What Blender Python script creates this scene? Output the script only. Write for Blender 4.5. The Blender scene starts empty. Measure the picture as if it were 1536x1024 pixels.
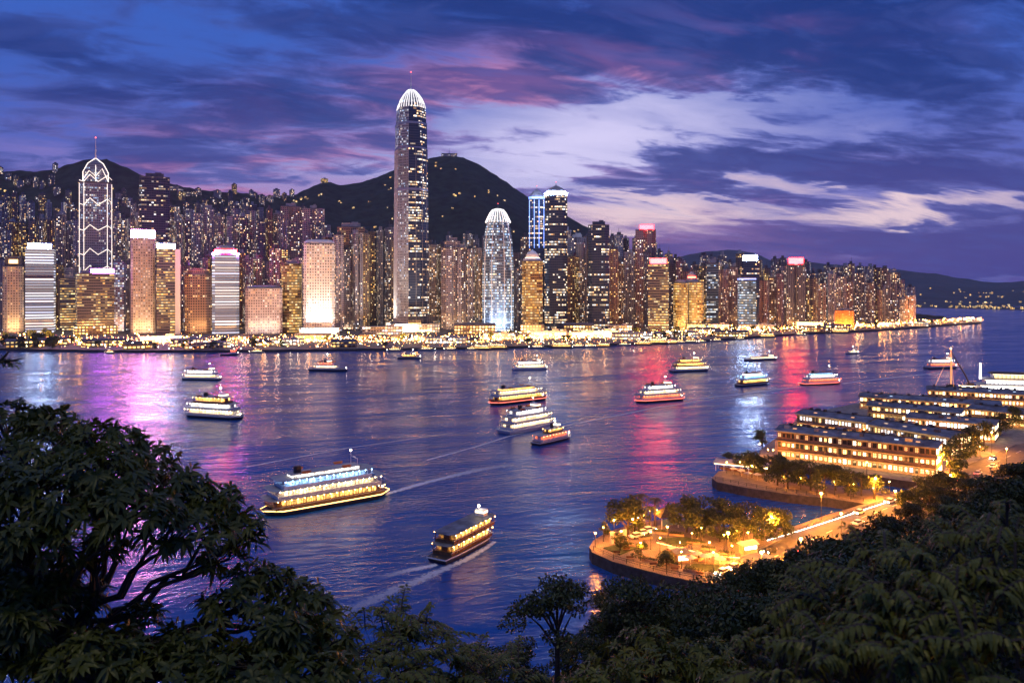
import bpy, math, random
import numpy as np
from math import sin, cos, pi, atan2, radians
from mathutils import noise as mnoise, Vector, Matrix

R = random.Random(7)
SC = bpy.context.scene
COL = SC.collection
F, HY, H, CX = 1200.0, 430.0, 72.0, 768.0     # focal length in photo pixels, horizon row, eye height (m)

# ---------------------------------------------------------------- camera
cam_data = bpy.data.cameras.new("camera")
cam = bpy.data.objects.new("camera", cam_data)
COL.objects.link(cam)
cam.location = (0, 0, H)
cam.rotation_euler = (radians(90), 0, 0)
cam_data.sensor_width = 36.0
cam_data.lens = F / 1536 * 36
cam_data.shift_y = -(512 - HY) / 1536
cam_data.clip_start = 0.2
cam_data.clip_end = 60000
cam_data.dof.use_dof = True
cam_data.dof.focus_distance = 260
cam_data.dof.aperture_fstop = 2.0
SC.camera = cam
SC.view_settings.view_transform = 'Standard'
SC.view_settings.look = 'None'
SC.view_settings.exposure = 0.0
SC.view_settings.gamma = 1.0
SC.render.engine = 'CYCLES'
SC.cycles.use_denoising = True
SC.cycles.max_bounces = 5
SC.cycles.diffuse_bounces = 2
SC.cycles.glossy_bounces = 3
SC.cycles.transparent_max_bounces = 8
SC.cycles.volume_bounces = 0
SC.cycles.sample_clamp_indirect = 12
SC.cycles.sample_clamp_direct = 0

# ---------------------------------------------------------------- node helpers
class NT:
    def __init__(s, tree):
        s.t = tree; s.t.nodes.clear()
    def n(s, typ, **kw):
        nd = s.t.nodes.new(typ)
        for k, v in kw.items(): setattr(nd, k, v)
        return nd
    def l(s, a, b): s.t.links.new(a, b)
    def put(s, sock, v):
        if isinstance(v, (int, float, tuple, list)): sock.default_value = v
        else: s.l(v, sock)
    def m(s, op, a, b=0.0, c=0.0, clamp=False):
        nd = s.n('ShaderNodeMath', operation=op); nd.use_clamp = clamp
        s.put(nd.inputs[0], a); s.put(nd.inputs[1], b)
        if op in ('MULTIPLY_ADD', 'COMPARE', 'SMOOTH_MIN'): s.put(nd.inputs[2], c)
        return nd.outputs[0]
    def ss(s, v, a, b, lo=0.0, hi=1.0):
        nd = s.n('ShaderNodeMapRange', interpolation_type='SMOOTHSTEP')
        s.put(nd.inputs[0], v)
        for i, x in enumerate((a, b, lo, hi)): s.put(nd.inputs[i + 1], x)
        return nd.outputs[0]
    def mix(s, f, a, b, blend='MIX'):
        nd = s.n('ShaderNodeMix', data_type='RGBA', blend_type=blend)
        s.put(nd.inputs[0], f)
        for i, x in ((6, a), (7, b)):
            if isinstance(x, tuple) and len(x) == 3: x = (*x, 1)
            s.put(nd.inputs[i], x)
        return nd.outputs[2]
    def comb(s, x, y, z=0.0):
        nd = s.n('ShaderNodeCombineXYZ')
        for i, v in enumerate((x, y, z)): s.put(nd.inputs[i], v)
        return nd.outputs[0]
    def noise(s, vec, scale, detail=4, rough=.55, dist=0.0, dim='3D'):
        nd = s.n('ShaderNodeTexNoise', noise_dimensions=dim)
        if vec is not None: s.l(vec, nd.inputs['Vector'])
        nd.inputs['Scale'].default_value = scale; nd.inputs['Detail'].default_value = detail
        nd.inputs['Roughness'].default_value = rough; nd.inputs['Distortion'].default_value = dist
        return nd.outputs['Fac']
    def ramp(s, f, pts):
        nd = s.n('ShaderNodeValToRGB'); cr = nd.color_ramp
        while len(cr.elements) < len(pts): cr.elements.new(0.5)
        for e, (p, c) in zip(cr.elements, pts):
            e.position = p; e.color = (*c, 1) if len(c) == 3 else c
        s.put(nd.inputs[0], f)
        return nd.outputs[0]

# ---------------------------------------------------------------- sky at dusk
world = bpy.data.worlds.new("World"); SC.world = world; world.use_nodes = True
def build_sky():
    w = NT(world.node_tree)
    tc = w.n('ShaderNodeTexCoord')
    sp = w.n('ShaderNodeSeparateXYZ'); w.l(tc.outputs['Generated'], sp.inputs[0])
    x, y, z = sp.outputs
    az = w.m('ARCTAN2', x, y)
    el = w.m('ARCSINE', z)
    elp = w.m('MAXIMUM', el, 0.0)
    zz = w.m('ADD', w.m('MAXIMUM', z, 0.0), 0.15)
    px = w.m('DIVIDE', x, zz); py = w.m('DIVIDE', y, zz)
    # cloud sheets seen in perspective; the streaks rise gently towards the right
    def sheet(rot, sx, off, scale, det, rough, dist):
        ca, sa = cos(rot), sin(rot)
        qx = w.m('ADD', w.m('MULTIPLY', px, ca * sx), w.m('MULTIPLY', py, sa * sx))
        qy = w.m('SUBTRACT', w.m('MULTIPLY', py, ca), w.m('MULTIPLY', px, sa))
        return w.noise(w.comb(qx, qy, off), scale, det, rough, dist)
    big = sheet(.30, .55, 3.7, 1.05, 3, .5, .2)
    mid = sheet(.36, .58, 14.2, 2.5, 8, .60, .5)
    fine = sheet(.30, .58, 31.0, 6.0, 7, .62, .7)
    lit = sheet(.30, .45, 52.0, 2.3, 5, .58, .5)
    # the places of large banks and gaps bend a little with the cloud sheet itself
    aw = w.m('ADD', az, w.m('MULTIPLY', w.m('SUBTRACT', mid, .5), .38))
    ew = w.m('ADD', el, w.m('MULTIPLY', w.m('SUBTRACT', lit, .5), .16))
    def blob(px0, py0, sx, sy, tilt=0.0):
        a0 = math.atan((px0 - CX) / F); e0 = math.atan((HY - py0) / F * cos(a0)); a = w.m('SUBTRACT', aw, a0); e = w.m('SUBTRACT', w.m('SUBTRACT', ew, e0), w.m('MULTIPLY', a, tilt))
        a = w.m('POWER', w.m('DIVIDE', a, sx / F), 2.0); e = w.m('POWER', w.m('DIVIDE', e, sy / F), 2.0)
        return w.m('EXPONENT', w.m('MULTIPLY', w.m('ADD', a, e), -1.0))
    def add(*t):
        r = t[0]
        for q in t[1:]: r = w.m('ADD', r, q)
        return r
    k = lambda b, f: w.m('MULTIPLY', b, f)
    glow = w.m('MAXIMUM', blob(880, 215, 270, 88), k(blob(720, 255, 290, 58), .8))
    warm = w.m('MAXIMUM', blob(960, 326, 200, 24), k(blob(1340, 314, 200, 14, .04), .95))
    mauve = blob(930, 365, 230, 34)
    rose = add(k(blob(400, 235, 260, 45), .95), k(blob(800, 100, 260, 46, .12), 1.25), k(blob(1000, 270, 220, 40), .45), k(blob(1100, 60, 160, 40), .6), k(blob(330, 290, 300, 25), .7))
    clear = w.ramp(w.m('DIVIDE', elp, 1.2), [(0.0, (.105, .09, .36)), (.09, (.11, .135, .54)), (.19, (.045, .12, .52)), (.34, (.028, .12, .54)), (.5, (.055, .13, .52)), (.8, (.055, .13, .50)), (1.0, (.045, .11, .42))])
    clear = w.mix(k(glow, .95), clear, (.74, .69, 1.0))
    clear = w.mix(k(warm, .97), clear, (1.0, .76, .80))
    clear = w.mix(k(blob(330, 285, 280, 28), .6), clear, (.55, .34, .62))
    dens = add(k(big, .26), k(mid, .42), k(fine, .32))
    cover = add(w.ss(el, .20, .34, 0.0, .020), k(blob(160, 130, 420, 95), .075), k(blob(480, 60, 300, 60), .035), k(blob(760, 108, 200, 30, .1), .07), k(blob(1200, 60, 300, 40, -.05), .075), k(blob(900, 40, 200, 30), .04), k(blob(1440, 225, 260, 36, .10), .12), k(blob(1000, 275, 200, 34), .085), k(blob(1330, 390, 460, 40), .20), k(blob(60, 225, 190, 32), .06), k(blob(1250, 130, 220, 40, -.1), .045),
                k(blob(850, 215, 240, 48), -.085), k(blob(960, 326, 210, 20), -.20), k(blob(1350, 314, 190, 12, .04), -.17), k(blob(1060, 175, 230, 26, -.12), -.06), k(blob(280, 60, 160, 50), -.03), k(blob(1330, 165, 240, 16, -.10), -.05), k(blob(1180, 105, 260, 36, -.05), .075), k(blob(1490, 30, 120, 40), -.05))
    dd = w.m('ADD', dens, cover)
    cl = w.ss(dd, .462, .535)
    thick = w.ss(dd, .485, .60)
    edge = w.mix(w.ss(el, .05, .28), (.14, .15, .48), (.040, .105, .47))
    edge = w.mix(k(glow, .8), edge, (.30, .30, .72))
    rl = w.m('MULTIPLY', rose, w.ss(lit, .44, .60), clamp=True)
    edge = w.mix(rl, edge, (.72, .28, .50))
    core = w.mix(w.ss(el, .03, .24), (.066, .066, .31), (.006, .032, .205))
    core = w.mix(k(glow, .45), core, (.060, .085, .37))
    core = w.mix(k(rl, .5), core, (.30, .13, .38))
    ccol = w.mix(thick, edge, core)
    ccol = w.mix(w.ss(fine, .45, .68, 0.0, .30), ccol, (.075, .12, .45))
    sky = w.mix(k(cl, .95), clear, ccol)
    sky = w.mix(k(mauve, .55), sky, (.40, .20, .44))
    nish = w.n('ShaderNodeTexSky', sky_type='NISHITA'); nish.sun_disc = False
    nish.sun_elevation = radians(-2); nish.sun_rotation = radians(8)
    tot = w.mix(.02, sky, nish.outputs[0], 'ADD')
    bg = w.n('ShaderNodeBackground'); w.l(tot, bg.inputs[0]); bg.inputs[1].default_value = 1.0
    out = w.n('ShaderNodeOutputWorld'); w.l(bg.outputs[0], out.inputs[0])
build_sky()
# warm sun lamp added high up to fill the foliage, far below daylight strength
sun_data = bpy.data.lights.new("sun", 'SUN'); sun = bpy.data.objects.new("sun", sun_data); COL.objects.link(sun)
sun_data.energy = 0.55; sun_data.angle = radians(20); sun_data.color = (1.0, .84, .46)
sun.rotation_euler = (radians(20), 0, radians(-24))

# ---------------------------------------------------------------- mapping from the photo to metres
def zat(py, Y): return H - (py - HY) / F * Y
def at(px, py, Y): return Vector(((px - CX) / F * Y, Y, zat(py, Y)))
def ground(px, py, z=3.0):
    Y = F * (H - z) / (py - HY)
    return Vector(((px - CX) / F * Y, Y, z))
def lerp(pts, x):
    if x <= pts[0][0]: return pts[0][1]
    for (a, b), (c, d) in zip(pts, pts[1:]):
        if x <= c: return b + (d - b) * (x - a) / (c - a)
    return pts[-1][1]

# ---------------------------------------------------------------- object helpers
def tag(o, label=None, cat=None, group=None, kind=None):
    for k, v in (('label', label), ('category', cat), ('group', group), ('kind', kind)):
        if v: o[k] = v
    return o
def thing(name, loc, label, cat, group=None, rz=0.0):
    o = bpy.data.objects.new(name, None); COL.objects.link(o)
    o.empty_display_size = 0.5
    o.location = loc; o.rotation_euler = (0, 0, rz)
    return tag(o, label, cat, group)
def copy_tree(o, parent=None):
    c = o.copy(); COL.objects.link(c)
    if parent: c.parent = parent
    for ch in list(o.children): copy_tree(ch, c)
    return c

class MB:
    """collects shapes and links them as one mesh object"""
    def __init__(s): s.v = []; s.f = []; s.m = []; s.uv = []
    def face(s, pts, mi=0, uv=None):
        b = len(s.v); s.v.extend([tuple(p) for p in pts]); s.f.append(tuple(range(b, b + len(pts)))); s.m.append(mi)
        s.uv.append(uv or [(p[0], p[1]) for p in pts])
    def loft(s, poly, secs, mi=0, cap=None, edge_mi=None, bottom=False, off=(0, 0)):
        n = len(poly); per = [0.0]
        for i in range(n):
            a, b = poly[i], poly[(i + 1) % n]; per.append(per[-1] + math.hypot(b[0] - a[0], b[1] - a[1]))
        base = len(s.v)
        for sec in secs:
            z, sx, sy = sec[:3]; ox = sec[3] if len(sec) > 3 else 0
            for x, y in poly: s.v.append((x * sx + off[0] + ox, y * sy + off[1], z))
        for k in range(len(secs) - 1):
            z0, z1 = secs[k][0], secs[k + 1][0]
            for i in range(n):
                j = (i + 1) % n
                s.f.append((base + k * n + i, base + k * n + j, base + (k + 1) * n + j, base + (k + 1) * n + i))
                s.m.append(edge_mi(i) if edge_mi else mi)
                s.uv.append([(per[i], z0), (per[i + 1], z0), (per[i + 1], z1), (per[i], z1)])
        if cap is not None:
            t = base + (len(secs) - 1) * n
            s.f.append(tuple(range(t, t + n))); s.m.append(cap); s.uv.append([poly[i] for i in range(n)])
        if bottom:
            s.f.append(tuple(range(base + n - 1, base - 1, -1))); s.m.append(mi if cap is None else cap); s.uv.append([poly[i] for i in range(n - 1, -1, -1)])
        return s
    def box(s, c, d, mi=0, rz=0.0, top=None):
        x, y = d[0] / 2, d[1] / 2; ca, sa = cos(rz), sin(rz)
        poly = [(a * ca - b * sa, a * sa + b * ca) for a, b in ((-x, -y), (x, -y), (x, y), (-x, y))]
        return s.loft(poly, [(c[2] - d[2] / 2, 1, 1), (c[2] + d[2] / 2, 1, 1)], mi, mi if top is None else top, bottom=True, off=(c[0], c[1]))
    def tube(s, pts, r, n=6, mi=0):
        if not isinstance(r, (list, tuple)): r = [r] * len(pts)
        P = [Vector(p) for p in pts]; base = len(s.v)
        for i, p in enumerate(P):
            t = (P[min(i + 1, len(P) - 1)] - P[max(i - 1, 0)]).normalized()
            a = t.cross(Vector((0, 0, 1)) if abs(t.z) < .9 else Vector((1, 0, 0))).normalized(); b = t.cross(a)
            for k in range(n):
                q = p + (a * cos(2 * pi * k / n) + b * sin(2 * pi * k / n)) * r[i]; s.v.append(tuple(q))
        for i in range(len(P) - 1):
            for k in range(n):
                j = (k + 1) % n
                s.f.append((base + i * n + j, base + i * n + k, base + (i + 1) * n + k, base + (i + 1) * n + j)); s.m.append(mi); s.uv.append([(k, i), (j, i), (j, i + 1), (k, i + 1)])
        s.f.append(tuple(base + k for k in range(n))); s.m.append(mi); s.uv.append([(0, 0)] * n)
        e = base + (len(P) - 1) * n
        s.f.append(tuple(e + k for k in range(n - 1, -1, -1))); s.m.append(mi); s.uv.append([(0, 0)] * n)
        return s
    def ball(s, c, r, mi=0, n=8, k=5, squash=1.0):
        prof = [(c[2] - r * squash * cos(pi * i / k), max(.02, sin(pi * i / k)) * r) for i in range(k + 1)]
        poly = [(cos(2 * pi * i / n), sin(2 * pi * i / n)) for i in range(n)]
        return s.loft(poly, [(z, q, q) for z, q in prof], mi, mi, bottom=True, off=(c[0], c[1]))
    def build(s, name, mats, parent=None, smooth=False):
        me = bpy.data.meshes.new(name); me.from_pydata(s.v, [], s.f)
        if not isinstance(mats, (list, tuple)): mats = [mats]
        for m in mats: me.materials.append(m)
        me.polygons.foreach_set('material_index', s.m)
        ul = me.uv_layers.new(name='UVMap'); flat = [c for f in s.uv for p in f for c in p]
        ul.data.foreach_set('uv', flat)
        if smooth: me.polygons.foreach_set('use_smooth', [True] * len(s.f))
        me.update()
        o = bpy.data.objects.new(name, me); COL.objects.link(o)
        if parent: o.parent = parent
        return o
def np_mesh(name, V, Q, mats, parent=None, smooth=False):
    me = bpy.data.meshes.new(name); n, m = len(V), len(Q); k = Q.shape[1]
    me.vertices.add(n); me.vertices.foreach_set('co', np.asarray(V, dtype=np.float32).ravel())
    me.loops.add(m * k); me.loops.foreach_set('vertex_index', np.asarray(Q, dtype=np.int32).ravel())
    me.polygons.add(m); me.polygons.foreach_set('loop_start', np.arange(0, m * k, k, dtype=np.int32))
    for x in (mats if isinstance(mats, (list, tuple)) else [mats]): me.materials.append(x)
    if smooth: me.polygons.foreach_set('use_smooth', np.ones(m, dtype=bool))
    me.update(calc_edges=True); me.validate()
    o = bpy.data.objects.new(name, me); COL.objects.link(o)
    if parent: o.parent = parent
    return o

# ---------------------------------------------------------------- materials
def mat(name, col, rough=.6, metal=0.0, emit=None, es=0.0, var=0.0, vs=.2, spec=.5, sample=True):
    m = bpy.data.materials.new(name); m.use_nodes = True; t = NT(m.node_tree)
    b = t.n('ShaderNodeBsdfPrincipled'); o = t.n('ShaderNodeOutputMaterial'); t.l(b.outputs[0], o.inputs[0])
    b.inputs['Roughness'].default_value = rough; b.inputs['Metallic'].default_value = metal; b.inputs['Specular IOR Level'].default_value = spec
    if var:
        tc = t.n('ShaderNodeTexCoord'); nf = t.noise(tc.outputs['Object'], vs, 5, .6)
        c = t.mix(t.ss(nf, .3, .7), tuple(x * (1 - var) for x in col), tuple(min(1, x * (1 + var)) for x in col))
        t.l(c, b.inputs['Base Color'])
    else: b.inputs['Base Color'].default_value = (*col, 1)
    if emit:
        b.inputs['Emission Color'].default_value = (*emit, 1); b.inputs['Emission Strength'].default_value = es
        m.cycles.emission_sampling = 'FRONT' if sample else 'NONE'
    return m

WARM = [(0.0, (1, .48, .17)), (.35, (1, .66, .34)), (.75, (1, .82, .62)), (1.0, (.80, .88, 1.0))]
GOLD = [(0.0, (1, .46, .08)), (.6, (1, .66, .22)), (1.0, (1, .84, .5))]
COOL = [(0.0, (.35, .6, 1)), (.45, (.75, .88, 1)), (.8, (1, .95, .85)), (1.0, (1, .75, .4))]
WHITE = [(0.0, (.72, .76, 1)), (.6, (.92, .92, 1)), (1.0, (1, .9, .8))]
def facade(name, wall, glass, cw, fh, wx, wz, p, es, pal, run=1.0, runmix=0.0, fp=0.0, rough=.65, glassy=.12, hv=.0):
    """wall of window cells: UV is in metres; each cell is lit or dark by chance, floors may be lit as a whole"""
    m = bpy.data.materials.new(name); m.use_nodes = True; t = NT(m.node_tree)
    uv = t.n('ShaderNodeUVMap'); sp = t.n('ShaderNodeSeparateXYZ'); t.l(uv.outputs[0], sp.inputs[0])
    oi = t.n('ShaderNodeObjectInfo'); rnd = oi.outputs['Random']; seed = t.m('MULTIPLY', rnd, 917.0)
    cu = t.m('DIVIDE', sp.outputs[0], cw); cv = t.m('DIVIDE', sp.outputs[1], fh)
    iu = t.m('FLOOR', cu); iv = t.m('FLOOR', cv); fu = t.m('FRACT', cu); fv = t.m('FRACT', cv)
    mk = t.m('MULTIPLY', t.m('LESS_THAN', t.m('ABSOLUTE', t.m('SUBTRACT', fu, .5)), wx / 2), t.m('LESS_THAN', t.m('ABSOLUTE', t.m('SUBTRACT', fv, .5)), wz / 2))
    def wn(a, b, c):
        nd = t.n('ShaderNodeTexWhiteNoise', noise_dimensions='3D'); t.l(t.comb(a, b, c), nd.inputs['Vector']); return nd
    n1 = wn(iu, iv, seed)
    lv = n1.outputs['Value']
    if runmix:
        n2 = wn(t.m('FLOOR', t.m('DIVIDE', cu, run)), iv, t.m('ADD', seed, 31.0))
        lv = t.m('ADD', t.m('MULTIPLY', lv, 1 - runmix), t.m('MULTIPLY', n2.outputs['Value'], runmix))
    pp = t.m('MULTIPLY', t.m('MULTIPLY_ADD', rnd, .7, .65), p)
    if fp:
        n3 = wn(0.5, iv, t.m('ADD', seed, 77.0))
        pp = t.m('ADD', pp, t.m('MULTIPLY', t.m('SUBTRACT', n3.outputs['Value'], .5), fp))
    cn = t.noise(t.comb(t.m('MULTIPLY_ADD', iu, .13, seed), t.m('MULTIPLY', iv, .09), seed), 1.0, 2, .5)
    pp = t.m('MULTIPLY', pp, t.ss(cn, .32, .66, .35, 1.65))
    lit = t.m('LESS_THAN', lv, pp)
    sc = t.n('ShaderNodeSeparateColor'); t.l(n1.outputs['Color'], sc.inputs[0])
    br = t.m('MULTIPLY_ADD', t.m('POWER', sc.outputs[1], 2.0), 1.5, .25)
    ec = t.ramp(sc.outputs[2], pal)
    b = t.n('ShaderNodeBsdfPrincipled'); o = t.n('ShaderNodeOutputMaterial'); t.l(b.outputs[0], o.inputs[0])
    tc = t.n('ShaderNodeTexCoord'); dirt = t.noise(tc.outputs['Object'], .05, 4, .6)
    wc = t.mix(t.ss(dirt, .3, .7), tuple(x * .78 for x in wall), wall)
    if hv:
        hs = t.n('ShaderNodeHueSaturation'); t.l(wc, hs.inputs['Color'])
        t.l(t.m('MULTIPLY_ADD', rnd, .06, .47), hs.inputs['Hue']); t.l(t.m('MULTIPLY_ADD', t.m('FRACT', t.m('MULTIPLY', rnd, 7.3)), 2 * hv, 1 - hv), hs.inputs['Value']); wc = hs.outputs[0]
    t.l(t.mix(mk, wc, glass), b.inputs['Base Color'])
    t.l(t.m('MULTIPLY_ADD', mk, glassy - rough, rough), b.inputs['Roughness'])
    t.l(ec, b.inputs['Emission Color'])
    t.l(t.m('MULTIPLY', t.m('MULTIPLY', mk, lit), t.m('MULTIPLY', br, es)), b.inputs['Emission Strength'])
    m.cycles.emission_sampling = 'NONE'
    return m

M = {}
DG = (.012, .02, .045)
M['res_beige'] = facade('residential_beige', (.42, .34, .32), DG, 3.2, 3.3, .5, .45, .24, 2.2, WARM, hv=.3)
M['res_mauve'] = facade('residential_mauve', (.33, .30, .36), DG, 2.9, 3.2, .5, .45, .22, 2.0, WARM, hv=.3)
M['res_brown'] = facade('residential_brown', (.30, .20, .16), DG, 3.4, 3.3, .5, .45, .25, 2.0, GOLD, hv=.3)
M['res_dark'] = facade('residential_dark', (.15, .14, .18), DG, 3.0, 3.4, .5, .45, .22, 2.6, WARM, hv=.3)
M['res_rose'] = facade('residential_rose', (.34, .21, .20), DG, 3.1, 3.3, .5, .45, .23, 2.4, WARM, hv=.25)
M['office_glass'] = facade('office_glass', (.05, .06, .09), DG, 3.6, 3.9, .86, .5, .30, 1.3, WARM, run=5, runmix=.5, fp=.4, glassy=.08)
M['navy_glass'] = facade('navy_glass', (.03, .05, .10), (.012, .03, .08), 2.8, 3.9, .84, .5, .30, 2.0, WARM, run=5, runmix=.55, fp=.6, glassy=.06)
M['banded_white'] = facade('white_banded', (.26, .26, .32), (.02, .03, .07), 40, 4.1, 1.0, .5, 1.6, .95, WHITE, glassy=.1)
M['banded_dim'] = facade('dim_banded', (.16, .15, .16), DG, 3.0, 4.0, .95, .40, .5, 1.2, GOLD, run=6, runmix=.6, fp=.3)
M['grid_warm'] = facade('warm_grid', (.60, .46, .38), (.08, .06, .05), 3.4, 3.8, .52, .5, .5, .8, GOLD)
M['grid_white'] = facade('white_grid', (.74, .72, .70), (.05, .05, .06), 3.6, 4.0, .5, .5, .35, .9, WARM)
M['grid_pink'] = facade('pink_grid', (.52, .42, .40), (.10, .08, .08), 3.3, 3.9, .55, .5, .5, .7, WARM)
M['gold_band'] = facade('gold_banded', (.30, .20, .08), (.07, .05, .03), 3.2, 4.0, .9, .5, .8, 1.0, GOLD, run=5, runmix=.5, fp=.4)
M['silver_glass'] = facade('silver_glass', (.26, .28, .34), (.04, .06, .10), 2.6, 4.0, .7, .5, .30, .9, COOL, run=4, runmix=.4, fp=.3, glassy=.1)
M['blue_white'] = facade('blue_white_glass', (.17, .22, .31), (.03, .06, .11), 2.8, 4.1, .84, .5, .55, 1.2, COOL, run=4, runmix=.45, fp=.55, glassy=.1)
M['brown_office'] = facade('brown_office', (.36, .22, .15), DG, 3.4, 3.8, .62, .5, .32, 1.2, GOLD, run=3, runmix=.3)
M['violet_slab'] = facade('violet_slab', (.40, .34, .56), (.08, .07, .14), 3.0, 3.8, .8, .5, .5, .9, COOL)
M['orange_block'] = facade('orange_block', (.58, .22, .06), (.2, .08, .03), 5.0, 4.2, .25, .25, .3, 1.4, GOLD)
M['green_band'] = facade('blue_green_banded', (.10, .15, .20), (.02, .05, .08), 3.0, 4.1, .95, .45, .65, 1.0, COOL, run=6, runmix=.5, fp=.5)
M['shop'] = facade('lit_shopfront', (.32, .22, .14), (.1, .07, .04), 4.5, 4.2, .6, .5, .9, 4.0, GOLD, run=2, runmix=.3)
M['shop_white'] = facade('lit_white_front', (.5, .45, .4), (.1, .09, .08), 4.0, 4.0, .66, .55, 1.0, 3.2, WARM)
M['stone_fin'] = mat('pale_stone_fin', (.56, .52, .50), .5, var=.1)
M['roof'] = mat('roof_grey', (.10, .10, .12), .8, var=.3)
M['roof_light'] = mat('roof_pale', (.34, .33, .35), .7, var=.2)
M['white_paint'] = mat('white_paint', (.75, .75, .76), .45)
M['steel'] = mat('steel', (.35, .36, .38), .4, .8)
M['dark_metal'] = mat('dark_metal', (.03, .03, .035), .5, .3)
def lamp(name, col, es, sample=True): return mat(name, (.8, .8, .8), .5, emit=col, es=es, sample=sample)
M['sign_pink'] = lamp('sign_pink', (1, .26, .78), 300)
M['sign_violet'] = lamp('sign_violet', (.60, .10, 1), 70)
M['sign_white'] = lamp('sign_blue_white', (.45, .62, 1), 150)
M['sign_red'] = lamp('sign_red', (1, .006, .007), 60)
M['sign_redpink'] = lamp('sign_rose_red', (1, .005, .006), 90)
M['sign_orange'] = lamp('sign_orange', (1, .05, .02), 24)
M['sign_yellow'] = lamp('sign_yellow', (1, .7, .25), 6)
M['crown_white'] = lamp('crown_white', (1, .95, .88), 1.1)
M['line_white'] = lamp('outline_white', (1, .84, .68), 1.7, False)
M['line_blue'] = lamp('outline_blue', (.10, .28, 1), 2.2)
M['lamp_orange'] = lamp('lamp_orange', (1, .38, .06), 110)
M['lamp_white'] = lamp('lamp_white', (1, .80, .55), 80)
M['lamp_red'] = lamp('lamp_red', (1, .05, .03), 8)
M['glow_gold'] = lamp('glow_gold', (1, .56, .14), 4.2)
M['glow_warm'] = lamp('glow_warm', (1, .74, .42), 4.5)
M['glow_white'] = lamp('glow_white', (1, .95, .9), 4.5)
M['glow_blue'] = lamp('glow_blue', (.30, .58, 1), 4.5)
M['glow_red'] = lamp('glow_red', (1, .15, .06), 3.0)
def interior(name, col, es):
    # lit saloon behind glass: bright and dim bays, dark gaps between panes
    m = bpy.data.materials.new(name); m.use_nodes = True; t = NT(m.node_tree)
    tc = t.n('ShaderNodeTexCoord'); sp = t.n('ShaderNodeSeparateXYZ'); t.l(tc.outputs['Object'], sp.inputs[0])
    cu = t.m('DIVIDE', sp.outputs[0], 1.15); oi = t.n('ShaderNodeObjectInfo')
    wn = t.n('ShaderNodeTexWhiteNoise', noise_dimensions='2D'); t.l(t.comb(t.m('FLOOR', cu), t.m('MULTIPLY', oi.outputs['Random'], 99.0)), wn.inputs['Vector'])
    nz = t.noise(tc.outputs['Object'], 1.6, 3, .6)
    v = t.m('MULTIPLY', t.m('MULTIPLY_ADD', wn.outputs['Value'], .9, .35), t.ss(nz, .3, .65, .25, 1.25))
    v = t.m('MULTIPLY', v, t.ss(t.m('ABSOLUTE', t.m('SUBTRACT', t.m('FRACT', cu), .5)), .40, .44, 1.0, .12))
    b = t.n('ShaderNodeBsdfPrincipled'); o = t.n('ShaderNodeOutputMaterial'); t.l(b.outputs[0], o.inputs[0])
    b.inputs['Base Color'].default_value = (.2, .16, .12, 1); b.inputs['Roughness'].default_value = .15; b.inputs['Emission Color'].default_value = (*col, 1)
    t.l(t.m('MULTIPLY', v, es), b.inputs['Emission Strength']); m.cycles.emission_sampling = 'FRONT'; return m
for k_, c_, e_ in (('gold', (1, .52, .12), 6), ('warm', (1, .70, .36), 6), ('white', (1, .93, .84), 5.5), ('blue', (.30, .58, 1), 5.5), ('red', (1, .18, .06), 4.5)): M['in_' + k_] = interior('saloon_' + k_, c_, e_ * .62)
M['concrete'] = mat('concrete', (.22, .20, .18), .8, var=.3, vs=.4)
M['seawall'] = mat('seawall_stone', (.055, .048, .045), .85, var=.4, vs=.6)
M['paving'] = None
M["asphalt"] = mat("asphalt", (.10, .09, .08), .7, var=.25, vs=.4)
M['lane'] = mat('lane_paint', (.7, .68, .6), .6)
M['city_ground'] = mat('city_ground', (.12, .11, .10), .8, var=.3, vs=.05)
M['bark'] = mat('bark', (.055, .04, .03), .9, var=.4, vs=3)
M['roof_slate'] = mat('slate_sheet_roof', (.14, .15, .18), .6, var=.6, vs=.22)
M['brick'] = mat('tan_brick', (.34, .22, .14), .8, var=.25, vs=.6)
M['hull_dark'] = mat('hull_dark', (.03, .03, .04), .4)
M['hull_white'] = mat('hull_white', (.6, .6, .62), .35)
M['hull_green'] = mat('hull_green', (.04, .10, .08), .4)
M['wood'] = mat('varnished_wood', (.22, .10, .04), .45, var=.3, vs=1.0)
M['canvas_blue'] = mat('blue_canvas', (.08, .16, .34), .7)
M['thatch'] = mat('dark_thatch', (.09, .07, .05), .9, var=.4, vs=2)

def paving_mat():
    m = bpy.data.materials.new('paving'); m.use_nodes = True; t = NT(m.node_tree)
    tc = t.n('ShaderNodeTexCoord'); br = t.n('ShaderNodeTexBrick'); t.l(tc.outputs['Object'], br.inputs['Vector'])
    for i, c in ((1, (.34, .25, .17, 1)), (2, (.24, .17, .12, 1)), (3, (.09, .07, .06, 1))): br.inputs[i].default_value = c
    br.inputs['Scale'].default_value = .45; br.inputs['Mortar Size'].default_value = .035
    n = t.noise(tc.outputs['Object'], .16, 6, .65); st = t.noise(tc.outputs['Object'], 1.3, 4, .6)
    c = t.mix(t.ss(n, .42, .62, 0, .7), br.outputs['Color'], (.11, .085, .07)); c = t.mix(t.ss(st, .55, .7, 0, .5), c, (.07, .06, .05))
    b = t.n('ShaderNodeBsdfPrincipled'); o = t.n('ShaderNodeOutputMaterial'); t.l(b.outputs[0], o.inputs[0]); t.l(c, b.inputs['Base Color']); b.inputs['Roughness'].default_value = .75; return m
M['paving'] = paving_mat()
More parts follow.
